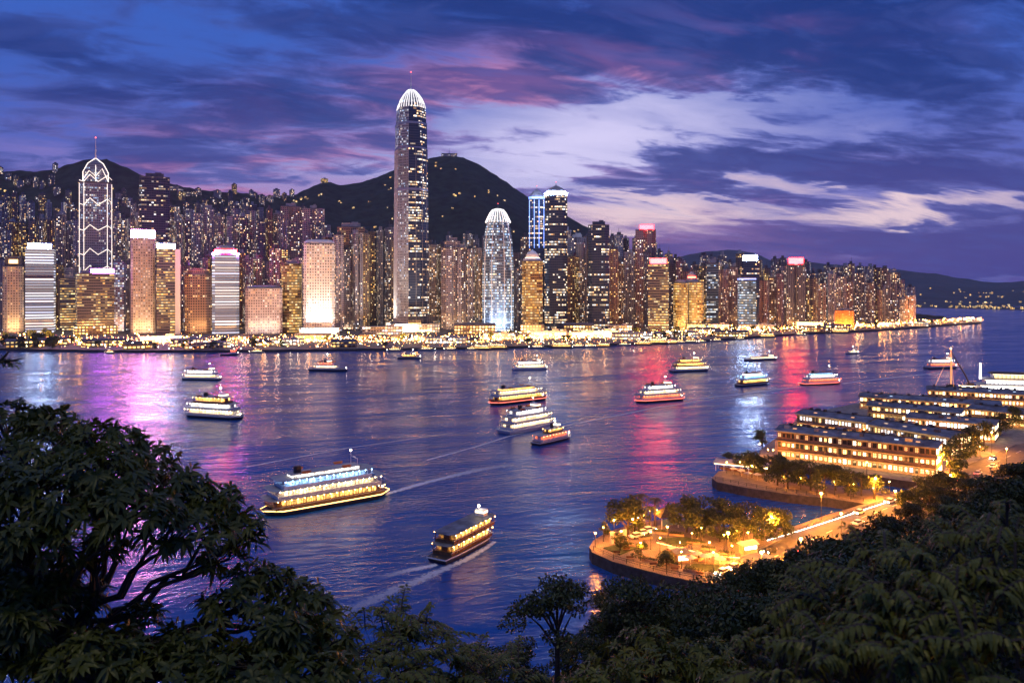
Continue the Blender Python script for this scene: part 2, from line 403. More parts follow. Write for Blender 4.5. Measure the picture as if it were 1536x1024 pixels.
def leaf_mat(name, c1, c2, trans=.25, sc=.6):
    m = bpy.data.materials.new(name); m.use_nodes = True; t = NT(m.node_tree)
    tc = t.n('ShaderNodeTexCoord'); oi = t.n('ShaderNodeObjectInfo'); gi = t.n('ShaderNodeNewGeometry')
    r = t.m('FRACT', t.m('ADD', gi.outputs['Random Per Island'], t.m('MULTIPLY', oi.outputs['Random'], .3)))
    n = t.noise(tc.outputs['Object'], sc, 3, .5)
    f = t.m('ADD', t.m('MULTIPLY', r, .5), t.m('MULTIPLY', t.ss(n, .3, .7), .5))
    c = t.mix(f, c1, c2)
    b = t.n('ShaderNodeBsdfPrincipled'); t.l(c, b.inputs['Base Color']); b.inputs['Roughness'].default_value = .42; b.inputs['Specular IOR Level'].default_value = .35
    tr = t.n('ShaderNodeBsdfTranslucent'); t.l(c, tr.inputs[0])
    mx = t.n('ShaderNodeMixShader'); mx.inputs[0].default_value = trans; t.l(b.outputs[0], mx.inputs[1]); t.l(tr.outputs[0], mx.inputs[2])
    o = t.n('ShaderNodeOutputMaterial'); t.l(mx.outputs[0], o.inputs[0]); return m
M['leaf_near'] = leaf_mat('leaf_olive', (.042, .056, .009), (.12, .13, .020))
M['leaf_bush'] = leaf_mat('leaf_broad', (.055, .072, .008), (.18, .18, .020))
M['leaf_hill'] = leaf_mat('leaf_dark_green', (.020, .036, .012), (.075, .095, .024), sc=.25)
M['leaf_park'] = leaf_mat('leaf_park_green', (.035, .055, .018), (.09, .11, .03), sc=.4)

def water_mat():
    m = bpy.data.materials.new('harbour_water'); m.use_nodes = True; t = NT(m.node_tree)
    tc = t.n('ShaderNodeTexCoord'); sp = t.n('ShaderNodeSeparateXYZ'); t.l(tc.outputs['Object'], sp.inputs[0])
    x, y = sp.outputs[0], sp.outputs[1]
    a = .25; ca, sa = cos(a), sin(a)
    u = t.m('ADD', t.m('MULTIPLY', x, ca), t.m('MULTIPLY', y, sa)); v = t.m('SUBTRACT', t.m('MULTIPLY', y, ca), t.m('MULTIPLY', x, sa))
    n1 = t.noise(t.comb(t.m('MULTIPLY', u, .45), v), .34, 3, .55, .8)
    n2 = t.noise(t.comb(t.m('MULTIPLY', u, .55), v, 5.0), 1.05, 3, .6, .5)
    n3 = t.noise(t.comb(t.m('MULTIPLY', u, .25), v, 9.0), .045, 4, .6, .6)
    calm = t.ss(t.noise(t.comb(t.m('MULTIPLY', u, .4), v, 17.0), .016, 3, .55, .8), .36, .62, .30, 1.15)
    n1 = t.m('MULTIPLY', n1, calm); n2 = t.m('MULTIPLY', n2, calm)
    hgt = t.m('ADD', t.m('ADD', t.m('MULTIPLY', n1, 1.15), t.m('MULTIPLY', n2, .30)), t.m('MULTIPLY', n3, 2.2))
    bp = t.n('ShaderNodeBump'); t.l(hgt, bp.inputs['Height']); bp.inputs['Strength'].default_value = .55; bp.inputs['Distance'].default_value = 1.0
    b = t.n('ShaderNodeBsdfPrincipled'); o = t.n('ShaderNodeOutputMaterial'); t.l(b.outputs[0], o.inputs[0])
    b.inputs['Base Color'].default_value = (.006, .075, .32, 1); b.inputs['IOR'].default_value = 1.333
    t.l(t.ss(n3, .38, .66, .13, .27), b.inputs['Roughness'])
    t.l(bp.outputs[0], b.inputs['Normal'])
    return m
M['water'] = water_mat()
# ---------------------------------------------------------------- water, shore, hills
def fbm(x, y, s, o=4):
    return mnoise.fractal(Vector((x * s, y * s, 1.7)), 1.0, 2.0, o)
mb = MB(); mb.face([(-30000, -600, 0), (30000, -600, 0), (30000, 45000, 0), (-30000, 45000, 0)])
tag(mb.build('water', M['water']), kind='structure')

SHORE = [(-260, 527), (0, 526), (200, 529), (400, 528), (560, 526), (700, 524), (780, 522), (870, 520), (950, 517), (1060, 512), (1130, 507), (1200, 502), (1310, 497), (1380, 492), (1430, 488), (1472, 485.5)]
def shore_y(px): return F * H / (lerp(SHORE, px) - HY)
def row_y(px): return lerp([(-200, 1185), (600, 1215), (900, 1235), (1050, 1290), (1200, 1390), (1360, 1500), (1500, 1600)], px)

RIDGE = [(-420, 300), (-150, 262), (0, 256), (60, 256), (90, 250), (130, 239), (162, 240), (190, 252), (215, 264), (260, 276), (300, 284), (400, 294), (440, 292), (487, 271), (513, 278), (558, 269), (587, 257), (610, 247), (647, 236), (673, 232), (695, 236), (721, 249), (756, 271), (793, 296), (851, 325), (882, 341), (912, 358), (940, 380), (1000, 408), (1100, 436), (1250, 462), (1420, 474)]
def ridge_d(px): return lerp([(-420, 2100), (300, 2100), (440, 2500), (673, 2800), (950, 2500), (1420, 1750)], px)
def hill_z(X, Y):
    px = CX + X / Y * F
    D = ridge_d(px); y0 = row_y(px) + 215
    if Y <= y0: return 3.0
    zr = zat(lerp(RIDGE, px), D)
    t = (Y - y0) / (D - y0)
    e = 1.15 + .25 * fbm(X, Y, .002, 3)
    s = t ** e if t < 1 else max(0.0, 1 - (t - 1) * .8)
    rough = max(0, min(1, (zr - 20) / 80)) * fbm(X, Y, .006, 5) * 26 * min(t, 1) * max(0.0, 1 - abs(t - .55) * 1.9) + fbm(X, Y, .05, 3) * 3.5 * min(1, t * 3)
    return max(3.0, 3 + max(zr - 3, 0) * s + rough)
def hill_mesh():
    pxs = np.arange(-420, 1421, 5.0); ts = np.concatenate([np.linspace(0, 1, 70), np.linspace(1.03, 2.0, 14)])
    V = []
    for px in pxs:
        D = ridge_d(px); y0 = row_y(px) + 205
        for t in ts:
            Y = y0 + t * (D - y0); X = (px - CX) / F * Y; V.append((X, Y, hill_z(X, Y) - .3))
    n = len(ts); i = np.arange(len(pxs) - 1)[:, None] * n + np.arange(n - 1)[None, :]
    Q = np.stack([i, i + n, i + n + 1, i + 1], -1).reshape(-1, 4)
    return np_mesh('hill', np.array(V), Q, mat('forest_hill', (.020, .028, .018), .95, var=.75, vs=.035), smooth=True)
tag(hill_mesh(), kind='structure')

FAR = [(860, 410), (960, 396), (1021, 384), (1060, 378), (1094, 375), (1130, 380), (1160, 392), (1223, 394), (1258, 398), (1307, 401), (1401, 410), (1450, 419), (1488, 424), (1536, 422), (1700, 415), (2100, 425)]
def far_z(X, Y):
    px = CX + X / Y * F; D = 6800.0; y0 = lerp([(860, 3000), (1400, 2720), (1536, 2450), (2100, 2200)], px)
    t = (Y - y0) / (D - y0)
    if t <= 0: return 1.0
    zr = zat(lerp(FAR, px), D)
    s = t ** 1.7 if t < 1 else max(0, 1 - (t - 1) * 1.2)
    return 2 + zr * s + fbm(X, Y, .0016, 5) * 60 * min(1, t * 1.3) * max(0, 1 - t) + fbm(X, Y, .006, 4) * 12 * min(1, t)
def far_mesh():
    pxs = np.arange(860, 2101, 8.0); ts = np.concatenate([np.linspace(0, 1, 50), np.linspace(1.04, 1.8, 8)]); V = []
    for px in pxs:
        y0 = lerp([(860, 3000), (1400, 2720), (1536, 2450), (2100, 2200)], px) - 4
        for t in ts:
            Y = y0 + t * (6800 - y0); X = (px - CX) / F * Y; V.append((X, Y, far_z(X, Y)))
    n = len(ts); i = np.arange(len(pxs) - 1)[:, None] * n + np.arange(n - 1)[None, :]
    Q = np.stack([i, i + n, i + n + 1, i + 1], -1).reshape(-1, 4)
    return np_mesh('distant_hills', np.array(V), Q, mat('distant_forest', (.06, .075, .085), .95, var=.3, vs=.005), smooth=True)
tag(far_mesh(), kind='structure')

# city land with its sea wall
mb = MB()
front = []
for px in list(range(-260, 1473, 12)) + [1472]:
    Y = shore_y(px) + 2.0 * sin(px * .35); front.append(((px - CX) / F * Y, Y))
tip = front[-1]
back = [(tip[0] + 30, tip[1] + 60), (tip[0] + 10, tip[1] + 320), (900, 2100), (-300, 2300), (-2600, 2300)]
poly = front + back
mb.loft(poly, [(-2, 1, 1), (2.6, 1, 1)], 1, 0)
tag(mb.build('city_ground', [M['city_ground'], M['seawall']]), kind='structure')
# shore road behind the promenade
mb = MB(); prev = None
for px in range(-260, 1460, 12):
    Y0 = shore_y(px) + 92; Y1 = Y0 + 26
    a = ((px - CX) / F * Y0, Y0, 2.65); b = ((px - CX) / F * Y1, Y1, 2.65)
    if prev: mb.face([prev[0], a, b, prev[1]])
    prev = (a, b)
tag(mb.build('shore_road', M['asphalt']), kind='structure')

# ---------------------------------------------------------------- towers
def fpoly(kind, w, d, c=.22):
    x, y = w / 2, d / 2
    if kind == 'box': return [(-x, -y), (x, -y), (x, y), (-x, y)]
    if kind == 'cham':
        k = min(w, d) * c
        return [(-x + k, -y), (x - k, -y), (x, -y + k), (x, y - k), (x - k, y), (-x + k, y), (-x, y - k), (-x, -y + k)]
    if kind == 'cross':
        a, b, n = w * .17, d * .17, .13
        q = min(w, d) * n
        return [(-x, -y + b), (-x + a, -y + b), (-x + a, -y), (-q / 2 - a * .3, -y), (-q / 2, -y + q), (q / 2, -y + q), (q / 2 + a * .3, -y), (x - a, -y), (x - a, -y + b), (x, -y + b),
                (x, y - b), (x - a, y - b), (x - a, y), (-x + a, y), (-x + a, y - b), (-x, y - b)]
    if kind == 'notch':
        q = w * .10; e = d * .16
        return [(-x, -y), (-q, -y), (-q, -y + e), (q, -y + e), (q, -y), (x, -y), (x, y), (-x, y)]
    if kind == 'round':
        n = 24; P = []
        for i in range(n):
            a = 2 * pi * (i + .5) / n - pi / 2
            ca, sa = cos(a), sin(a); r = (abs(ca) ** 3.2 + abs(sa) ** 3.2) ** (-1 / 3.2)
            P.append((x * ca * r, y * sa * r))
        return P
for k_, c_ in (('pink', (1, .06, .45)), ('violet', (.55, .10, 1)), ('white', (.22, .36, 1)), ('red', (1, .02, .03)), ('redpink', (1, .02, .05)), ('orange', (1, .12, .03)), ('yellow', (1, .5, .1))): M['border_' + k_] = lamp('sign_glare_rim_' + k_, c_, 1.6, False)  # glowing rim colours that stand for the glare around each sign
class Tower: pass
def tower(px0, px1, ytop, label, material, Y=None, D=32.0, fp='box', turn=0.0, secs=None, name='office_tower', cat='tower', group=None, zb=3.0, roof=True, edge=None, extra=(), cham=.22, wallname='wall'):
    """an upright building whose front spans the photo columns px0..px1 and tops out at row ytop; turn is in degrees off facing the harbour viewer"""
    pc = (px0 + px1) / 2
    if Y is None: Y = row_y(pc)
    az = atan2(pc - CX, F); rz = -az + radians(turn)
    wv = (px1 - px0) / F * Y * cos(az)
    W = max(8.0, (wv - D * abs(sin(radians(turn)))) / cos(radians(turn)))
    t = Tower(); t.W, t.D, t.Y, t.rz = W, D, Y, rz
    base = Vector(((pc - CX) / F * Y, Y, 0)); back = Vector((sin(az), cos(az), 0)) * (D / 2)
    loc = base + back; t.zb = min(zb, 3.0) if zb == 3.0 else zb
    loc.z = t.zb
    ztop = zat(ytop, Y); t.h = ztop - t.zb; t.label = label
    t.root = thing(name, loc, label, cat, group, rz)
    t.poly = fpoly(fp, W, D, cham); t.px = pc; t.px0, t.px1 = px0, px1
    h = t.h
    S = [(a * h, b, c) for a, b, c in (secs or [(0, 1, 1), (1, 1, 1)])]
    m = MB(); m.loft(t.poly, S, 0, None, edge)
    t.wall = m.build(wallname, [material] + list(extra), t.root)
    k = S[-1]
    r = MB(); r.loft(t.poly, [(k[0] - .02, k[1] * .999, k[2] * .999), (k[0] + 1.4, k[1] * .999, k[2] * .999), (k[0] + 1.4, k[1] * .96, k[2] * .96), (k[0] + .5, k[1] * .96, k[2] * .96)], 0, 0)
    if roof:
        t.roof = r.build('roof', M['roof'], t.root)
    return t
def roof_house(t, w=.5, d=.5, hh=6, ox=0.0, m='roof_light', z=None):
    z = t.h + .5 if z is None else z
    b = MB(); b.box((ox * t.W, 0, z + hh / 2), (t.W * w, t.D * d, hh)); b.box((ox * t.W + t.W * w * .2, 0, z + hh + 1.2), (t.W * w * .35, t.D * d * .5, 2.4))
    return b.build('roof_house', M[m], t.root)
def sign(t, m, w=.85, hh=8.0, ox=0.0, z=None, back=True):
    z = t.h + 1.2 if z is None else z
    b = MB(); b.box((ox * t.W, -t.D / 2 + 2.2, z + hh / 2), (t.W * w, .8, hh))
    s = b.build('rooftop_sign', M[m], t.root)
    c = MB(); c.box((ox * t.W, -t.D / 2 + 2.65, z + hh / 2), (t.W * w + 2.6, .1, hh + 2.6)); c.build('sign_glare_rim', M['border' + m[4:]], s)  # glowing rim added for the coloured glare round the sign
    if m in ('sign_violet', 'sign_white', 'sign_yellow'):
        c = MB(); c.box((ox * t.W, -t.D / 2 + 2.9, z + hh / 2), (t.W * w + 1, .5, hh + 1)); c.box((ox * t.W, -t.D / 2 + 2.4, z + hh + .4), (t.W * w + 1, 1.2, .4)); c.build('sign_light_blocker', M['dark_metal'], s)  # dark backing added to block the sign's light towards the tower behind
    for i in range(4):
        f = MB(); q = ox * t.W + t.W * w * (i / 3 - .5) * .96
        f.tube([(q, -t.D / 2 + 3.0, z - 1.0), (q, -t.D / 2 + 3.0, z + hh)], .25, 4); f.build('sign_post', M['dark_metal'], s)
    return s
def mast(t, z0, z1, r=.8, m='steel', ox=0, beacon=True):
    b = MB(); b.tube([(ox, 0, z0), (ox, 0, z0 + (z1 - z0) * .45), (ox, 0, z0 + (z1 - z0) * .46), (ox, 0, z1)], [r, r * .8, r * .4, r * .22], 6)
    o = b.build('mast', M[m], t.root)
    if beacon:
        k = MB(); k.ball((ox, 0, z1), r * .6); k.build('beacon', M['lamp_red'], o)
    return o
def podium(t, w=1.4, d=1.3, hh=14, m='shop', oy=-6):
    b = MB(); b.loft(fpoly('box', t.W * w, t.D * d), [(0, 1, 1), (hh, 1, 1)], 0, 1, off=(0, oy))
    return b.build('podium', [M[m], M['roof']], t.root)
def fins(t, n, z0, z1, depth=.7, wd=.45, m='stone_fin', front=True):
    b = MB()
    for i in range(n):
        x = (i / (n - 1) - .5) * t.W * .98
        b.box((x, -t.D / 2 - depth / 2 + .01, (z0 + z1) / 2), (wd, depth, z1 - z0))
    return b.build('fins', M[m], t.root)
def flood(t, power, col, w=.9, dist=14.0, ox=0.0, tilt=68, name='floodlight', hh=2.0, z=2.0):
    """a floodlight trough on the ground that washes the front of a tower"""
    ld = bpy.data.lights.new(name, 'AREA'); ld.shape = 'RECTANGLE'; ld.size = t.W * w; ld.size_y = hh
    ld.energy = power * .19; ld.color = col; ld.spread = radians(150)
    o = bpy.data.objects.new(name, ld); COL.objects.link(o); o.parent = t.root
    o.location = (ox * t.W, -t.D / 2 - dist, z); o.rotation_euler = (radians(90 + tilt), 0, 0)
    return o
MAIN = []
def main(short, *a, **k):
    t = tower(*a, **k); t.short = short; MAIN.append(t); return t
OR = (1, .62, .28); WH = (1, .93, .86)

# --- left group
t = main('the pale floodlit tower at the left edge', 4, 36, 400, 'pale floodlit tower with a dark stepped top and small yellow sign at the left edge', M['grid_warm'], D=30, fp='cham')
b = MB(); b.box((0, 2, t.h + 8), (t.W * .8, t.D * .7, 15)); b.build('crown_block', M['roof'], t.root); sign(t, 'sign_yellow', .35, 4, z=t.h + 6); flood(t, 9e4, OR)
t = main('the tall blue-white striped tower', 38, 84, 374, 'blue-white horizontally striped tower under a long bluish rooftop sign', M['banded_white'], D=30, turn=-6)
sign(t, 'sign_white', .8, 7); roof_house(t, .6, .5, 5)
t = main('the short grey tower beside the striped one', 90, 118, 418, 'short plain grey tower between the blue-white striped tower and the stepped dark office block', M['banded_dim'], Y=1260, D=26); roof_house(t)
# tower with lit outlines and a pointed crown
t = main('the outlined tower with a pointed crown', 119, 168, 275, 'tall silver tower traced in white light lines with a pointed gabled crown and mast', M['silver_glass'], Y=1270, D=46, fp='cham', cham=.14, name='skyscraper', cat='skyscraper', roof=False)
W, D, h = t.W, t.D, t.h; zc = lambda py: zat(py, 1270) - t.zb
c = MB(); c.loft(fpoly('box', W * .78, D * .78), [(h, 1, 1), (zc(258), 1, 1), (zc(244), .62, .62), (zc(236), .08, .08)], 0, 0); c.build('crown', M['silver_glass'], t.root)
s = MB(); s.loft(t.poly, [(h, 1, 1), (h + 3, 1, 1)], 0, 0); s.build('roof', M['roof'], t.root)
o = MB(); x, y = W / 2, D / 2; k = min(W, D) * .14
for a, bq in ((-x + k, -y), (x - k, -y), (-x, -y + k), (x, -y + k), (x, y - k)): o.tube([(a, bq - .4, 0), (a, bq - .4, h)], .42, 4)
for py, e in ((268, 1.0), (303, 1), (342, .8), (378, .9), (403, .8)):
    z = zc(py); u = 9 * e
    o.tube([(-x, -y + k, z - u * .3), (-x + k, -y - .5, z - u * .6), (-x * .35, -y - .5, z + u * .7), (x * .15, -y - .5, z - u * .5), (x - k, -y - .5, z + u * .6), (x, -y + k, z), (x, y - k, z + u * .5)], .55, 4)
for sx in (-1, 1):
    for sy in (-1, 1):
        o.tube([(sx * W * .39, sy * D * .39, h), (sx * W * .39, sy * D * .39, zc(258)), (sx * W * .24, sy * D * .24, zc(244)), (0, 0, zc(234))], .75, 5)
for sy in (-1,):
    o.tube([(-W * .39, sy * D * .4, h + 6), (-W * .2, sy * D * .4, zc(256)), (0, sy * D * .4, h + 12), (W * .2, sy * D * .4, zc(252)), (W * .39, sy * D * .4, h + 4)], .6, 5)
o.tube([(0, -D * .4, h), (0, -D * .4, zc(247))], .5, 4)
o.build('light_outline', M['line_white'], t.root); mast(t, zc(236), zc(203), 1.5, 'white_paint')
t = main('the dark banded office block with a violet roof sign', 113, 172, 411, 'broad dark office block with gold window bands and a violet sign on its roof', M['banded_dim'], Y=1165, D=36, fp='box', turn=4)
sign(t, 'sign_violet', .6, 6, ox=.18); roof_house(t, .4, .5, 5, ox=-.2); podium(t, 1.15, 1.1, 12)
t = main('the thin violet slab', 170, 186, 393, 'thin violet-blue slab glowing amber low down beside the dark office block', M['violet_slab'], Y=1230, D=24); flood(t, 4e4, OR, dist=9); roof_house(t, .5, .5, 4)
t = main('the tower with the pink roof sign', 196, 233, 358, 'pale rose gridded tower under a glaring pink rooftop sign', M['grid_pink'], Y=1175, D=32, fp='cham', cham=.1)
sign(t, 'sign_pink', .92, 11); flood(t, 1.1e5, OR); roof_house(t, .6, .4, 6)
t = main('the tall bronze office tower behind the pink sign', 209, 255, 266, 'tall dark bronze office tower with lit floors rising behind the pink-sign tower', M['office_glass'], Y=1330, D=40, fp='cham', cham=.1, name='skyscraper', cat='skyscraper'); roof_house(t, .6, .6, 7, m='roof')
t = main('the dark tower with one white flank', 235, 271, 374, 'dark tower with gold floor lines, a white right flank and blue-white rooftop sign', M['banded_dim'], Y=1165, D=34, turn=0, edge=lambda i: 1 if i == 1 else 0, extra=(M['stone_fin'],))
b = MB(); b.box((t.W * .38, -t.D / 2 - .6, t.h / 2), (t.W * .22, 1.2, t.h)); b.build('white_flank', M['white_paint'], t.root)
sign(t, 'sign_white', .7, 6.5, ox=-.1); roof_house(t, .5, .4, 5)
t = main('the squat orange-brown tower', 277, 318, 412, 'squat orange-brown tower with a stepped roof left of the red-domed striped tower', M['brown_office'], Y=1180, D=34, fp='cham')
b = MB(); b.loft(t.poly, [(t.h, .8, .8), (t.h + 7, .8, .8), (t.h + 10, .45, .6)], 0, 0, off=(0, 0)); b.build('stepped_roof', M['res_brown'], t.root); flood(t, 6e4, OR)
t = main('the striped tower under a red dome', 318, 359, 384, 'white striped tower topped by a low dome ringed with a red sign', M['banded_white'], Y=1165, D=34, fp='cham', cham=.12)
b = MB(); P = fpoly('round', t.W * .8, t.D * .8); b.loft(P, [(t.h, 1, 1), (t.h + 9, 1, 1), (t.h + 13, .85, .85), (t.h + 16, .5, .5)], 0, 0); b.build('dome', M['roof_light'], t.root)
b = MB(); b.loft(fpoly('round', t.W * .84, t.D * .84), [(t.h + 4, 1, 1), (t.h + 9.5, 1, 1)], 0, 0, bottom=True); b.build('ring_sign', M['sign_red'], t.root)
for sx in (-1, 1):
    b = MB(); b.ball((sx * t.W * .44, -t.D * .44, t.h + 3), 2.0); b.build('corner_lamp', lamp('corner_lamp_violet', (.55, .14, 1), 420) if sx < 0 else bpy.data.materials['corner_lamp_violet'], t.root)
t = main('the wide pinkish block', 368, 424, 433, 'wide low pinkish office block with a grid of lit windows and curved roof', M['grid_pink'], Y=1160, D=40, fp='cham', cham=.1)
b = MB(); b.loft(fpoly('round', t.W * .95, t.D * .8), [(t.h, 1, 1), (t.h + 3, .95, .95), (t.h + 5, .5, .7)], 0, 0); b.build('curved_roof', M['roof_light'], t.root); flood(t, 7e4, WH)
t = main('the banded tower beside the wide pinkish block', 422, 453, 396, 'slim tower with soft lit bands between the wide pinkish block and the white gridded tower', M['gold_band'], Y=1200, D=30, fp='round'); roof_house(t)
t = main('the bright white gridded tower', 455, 503, 366, 'bright white tower with a regular grid of windows and rounded white parapet', M['grid_white'], Y=1155, D=38, fp='cham', cham=.12)
b = MB(); b.loft(t.poly, [(t.h, .96, .96), (t.h + 3, .96, .96), (t.h + 6, .8, .8), (t.h + 7, .5, .5)], 0, 0); b.build('parapet', M['white_paint'], t.root); flood(t, 4.5e5, WH, dist=20); podium(t, 1.25, 1.2, 10, 'shop_white')
t = main('the wide tan residential pair', 421, 452, 310, 'left half of a wide pair of tan residential towers behind the white gridded tower', M['res_beige'], Y=1400, D=30, fp='notch', name='residential_tower'); roof_house(t)
t = main('the right twin of the tan residential pair', 453, 487, 313, 'right half of a wide pair of tan residential towers behind the white gridded tower', M['res_beige'], Y=1400, D=30, fp='notch', name='residential_tower'); roof_house(t, .3)
t = main('the brown tower left of the tallest tower', 506, 547, 341, 'brown rectangular tower with copper windows left of the tallest skyscraper', M['brown_office'], Y=1290, D=34, fp='cham', cham=.1); roof_house(t, .7, .6, 7); flood(t, 7e4, OR)

# --- the tallest tower
Y = 1215
t = main('the tallest skyscraper', 588, 645, 152, 'tallest skyscraper on the shore, dark glass with pale ribbed corners and a glowing claw crown', M['navy_glass'], Y=Y, D=62, fp='cham', cham=.30, turn=10, name='skyscraper', cat='skyscraper', zb=3.0, roof=False,
         secs=[(0, 1.04, 1.04), (.25, 1.03, 1.03), (.62, 1.0, 1.0), (.622, .985, .985), (.80, .975, .975), (.802, .95, .95), (.91, .93, .93), (.912, .90, .90), (.965, .87, .87), (1, .80, .80)], edge=lambda i: 1 if i in (6, 7) else 0, extra=(M['silver_glass'],))
h = t.h; zc = lambda py: zat(py, Y) - t.zb
b = MB()
def ringpt(s, i, n, P):
    L = [math.hypot(P[(k + 1) % len(P)][0] - P[k][0], P[(k + 1) % len(P)][1] - P[k][1]) for k in range(len(P))]; q = i / n * sum(L)
    for k in range(len(P)):
        if q <= L[k]: f = q / L[k]; a, c2 = P[k], P[(k + 1) % len(P)]; return ((a[0] + (c2[0] - a[0]) * f) * s, (a[1] + (c2[1] - a[1]) * f) * s)
        q -= L[k]
    return (P[0][0] * s, P[0][1] * s)
for i in range(34):
    pts = []
    for z, s in ((zc(158), .86), (zc(151), .79), (zc(143), .66), (zc(136), .48), (zc(131), .32), (zc(128), .18)):
        q = ringpt(s, i, 34, t.poly); pts.append((q[0], q[1], z))
    b.tube(pts, [.75, .7, .65, .6, .5, .4], 4)
b.build('crown_ribs', M['crown_white'], t.root)
b = MB(); b.loft(t.poly, [(h - .1, .76, .76), (zc(143), .60, .60), (zc(136), .42, .42), (zc(129), .20, .20)], 0, 0); b.build('crown_core', M['silver_glass'], t.root)
b = MB()
for i in range(96):
    q = ringpt(1.0, i, 96, t.poly)
    if (q[0] > -t.W * .21 or q[1] > t.D * .3) and i % 6: continue
    b.tube([(q[0] * 1.045, q[1] * 1.045, 12), (q[0] * 1.035, q[1] * 1.035, h * .25), (q[0] * 1.006, q[1] * 1.006, h * .62), (q[0] * .982, q[1] * .982, h * .80)], .26, 4)
b.build('fins', M['roof_light'], t.root)
for f in (.622, .802, .912):
    b = MB(); b.loft(t.poly, [(f * h - 2, 1.012 - (f - .622) * .22, 1.012 - (f - .622) * .22), (f * h + 1.5, 1.012 - (f - .622) * .22, 1.012 - (f - .622) * .22)], 0, 0, bottom=True); b.build('setback_band', M['steel'], t.root)
mast(t, zc(130), zc(100), 1.3, 'white_paint'); flood(t, 6e5, (1, .84, .62), .6, 18, ox=-.4, tilt=72); flood(t, 2.0e5, OR, .6, 14, ox=.2, tilt=72)
l2 = flood(t, 6e5, (1, .88, .72), .5, 0, ox=0, tilt=72); l2.location = (-t.W / 2 - 22, -8, 3); l2.rotation_euler = (radians(162), 0, radians(-60)); podium(t, 1.5, 1.2, 13, 'shop_white', -8)

t = main('the stepped grey tower right of the tallest tower', 662, 702, 372, 'grey tower with a stepped top just right of the tallest skyscraper', M['res_mauve'], Y=1280, D=38, fp='cross', name='residential_tower')
b = MB(); b.box((-t.W * .08, 0, t.h + 6), (t.W * .6, t.D * .6, 12)); b.box((-t.W * .05, 0, t.h + 14), (t.W * .3, t.D * .4, 7)); b.build('stepped_top', M['res_mauve'], t.root); flood(t, 5e4, OR)

# --- rounded blue-white tower
Y = 1225
t = main('the rounded blue-white tower', 723, 771, 316, 'blue-white floodlit tower with rounded shoulders and a domed white top', M['blue_white'], Y=Y, D=48, fp='cham', cham=.24, name='skyscraper', cat='skyscraper', roof=False,
         secs=[(0, 1, 1), (.40, 1, 1), (.62, .97, .97), (.76, .90, .90), (.86, .78, .78), (.93, .64, .64), (.97, .52, .52), (1, .40, .40)])
zc = lambda py: zat(py, Y) - t.zb
b = MB()
for i in range(28):
    pts = []
    for z, s in ((zc(332), .79), (zc(325), .66), (zc(318), .52), (zc(313), .36), (zc(311), .12)):
        q = ringpt(s, i, 28, t.poly); pts.append((q[0], q[1], z))
    b.tube(pts, [.9, .8, .7, .6, .5], 4)
b.build('crown_ribs', M['crown_white'], t.root); b = MB(); b.loft(t.poly, [(t.h - .2, .40, .40), (t.h + 3, .1, .1)], 0, 0); b.build('roof', M['roof_light'], t.root)
b = MB()
for sx in (-.42, -.2, .2, .42):
    b.tube([(sx * t.W, -t.D / 2 - .6, 2), (sx * t.W, -t.D / 2 - .6, t.h * .4), (sx * t.W * .97, -t.D / 2 * .97 - .6, t.h * .62), (sx * t.W * .9, -t.D / 2 * .9 - .6, t.h * .76), (sx * t.W * .78, -t.D / 2 * .78 - .6, t.h * .86), (sx * t.W * .64, -t.D / 2 * .64 - .6, t.h * .93)], .55, 4)
b.build('fins', M['white_paint'], t.root)
mast(t, t.h, zc(303), .8); flood(t, 3.0e5, (.74, .86, 1), .9, 16, tilt=72)
t = main('the small gold tower with a capped dome', 783, 814, 392, 'small gold banded tower with a white stepped dome cap', M['gold_band'], Y=1195, D=30, fp='cham', cham=.2)
b = MB(); b.loft(fpoly('round', t.W * .92, t.D * .9), [(t.h, 1, 1), (t.h + 4, .95, .95), (t.h + 6, .70, .70), (t.h + 11, .62, .62), (t.h + 15, .35, .35), (t.h + 18, .05, .05)], 0, 0); b.build('domed_cap', M['white_paint'], t.root)
b = MB(); b.loft(fpoly('round', t.W * .72, t.D * .72), [(t.h + 4.2, 1, 1), (t.h + 6.0, 1, 1)], 0, 0, bottom=True); b.build('cap_lights', M['glow_warm'], t.root); podium(t, 1.15, 1.2, 13); flood(t, 5e4, OR)
for (a, c, yt, m2, s2, msk, YY) in ((793, 817, 298, 'left, shorter one of the twin dark towers with blue-lit tops', 'the shorter blue-topped twin', 290, 1330), (817, 851, 292, 'taller right one of the twin dark towers, its top ringed in bluish white', 'the taller blue-topped twin', 280, 1240)):
    t = main(s2, a, c, yt, m2, M['navy_glass'], Y=YY, D=36, fp='cham', cham=.2, name='skyscraper', cat='skyscraper', roof=False)
    zc = lambda py: zat(py, YY) - t.zb
    b = MB(); P = fpoly('round', t.W * .92, t.D * .92)
    b.loft(P, [(t.h, 1, 1), (t.h + 7, .95, .95), (zc(yt - 12), .55, .55), (zc(yt - 16), .06, .06)], 0, 0); b.build('domed_top', M['roof_light'], t.root)
    b = MB(); b.loft(t.poly, [(t.h, 1.015, 1.015), (t.h + 3.5, 1.01, 1.01)], 0, 0, bottom=True); b.build('light_ring', M['sign_white' if YY < 1300 else 'line_blue'], t.root)
    if YY > 1300:
        b = MB()
        for sx in (-.45, -.15, .15, .45): b.tube([(sx * t.W, -t.D / 2 - .5, t.h * .62), (sx * t.W, -t.D / 2 - .5, t.h - 2)], .5, 4)
        b.build('blue_light_strip', M['line_blue'], t.root)
    mast(t, zc(yt - 15), zc(yt - 21), .8)
t = main('the dark residential tower behind the twin towers', 852, 880, 357, 'dark residential tower just right of the twin blue-topped towers', M['res_dark'], Y=1330, D=32, fp='cross', name='residential_tower'); roof_house(t)
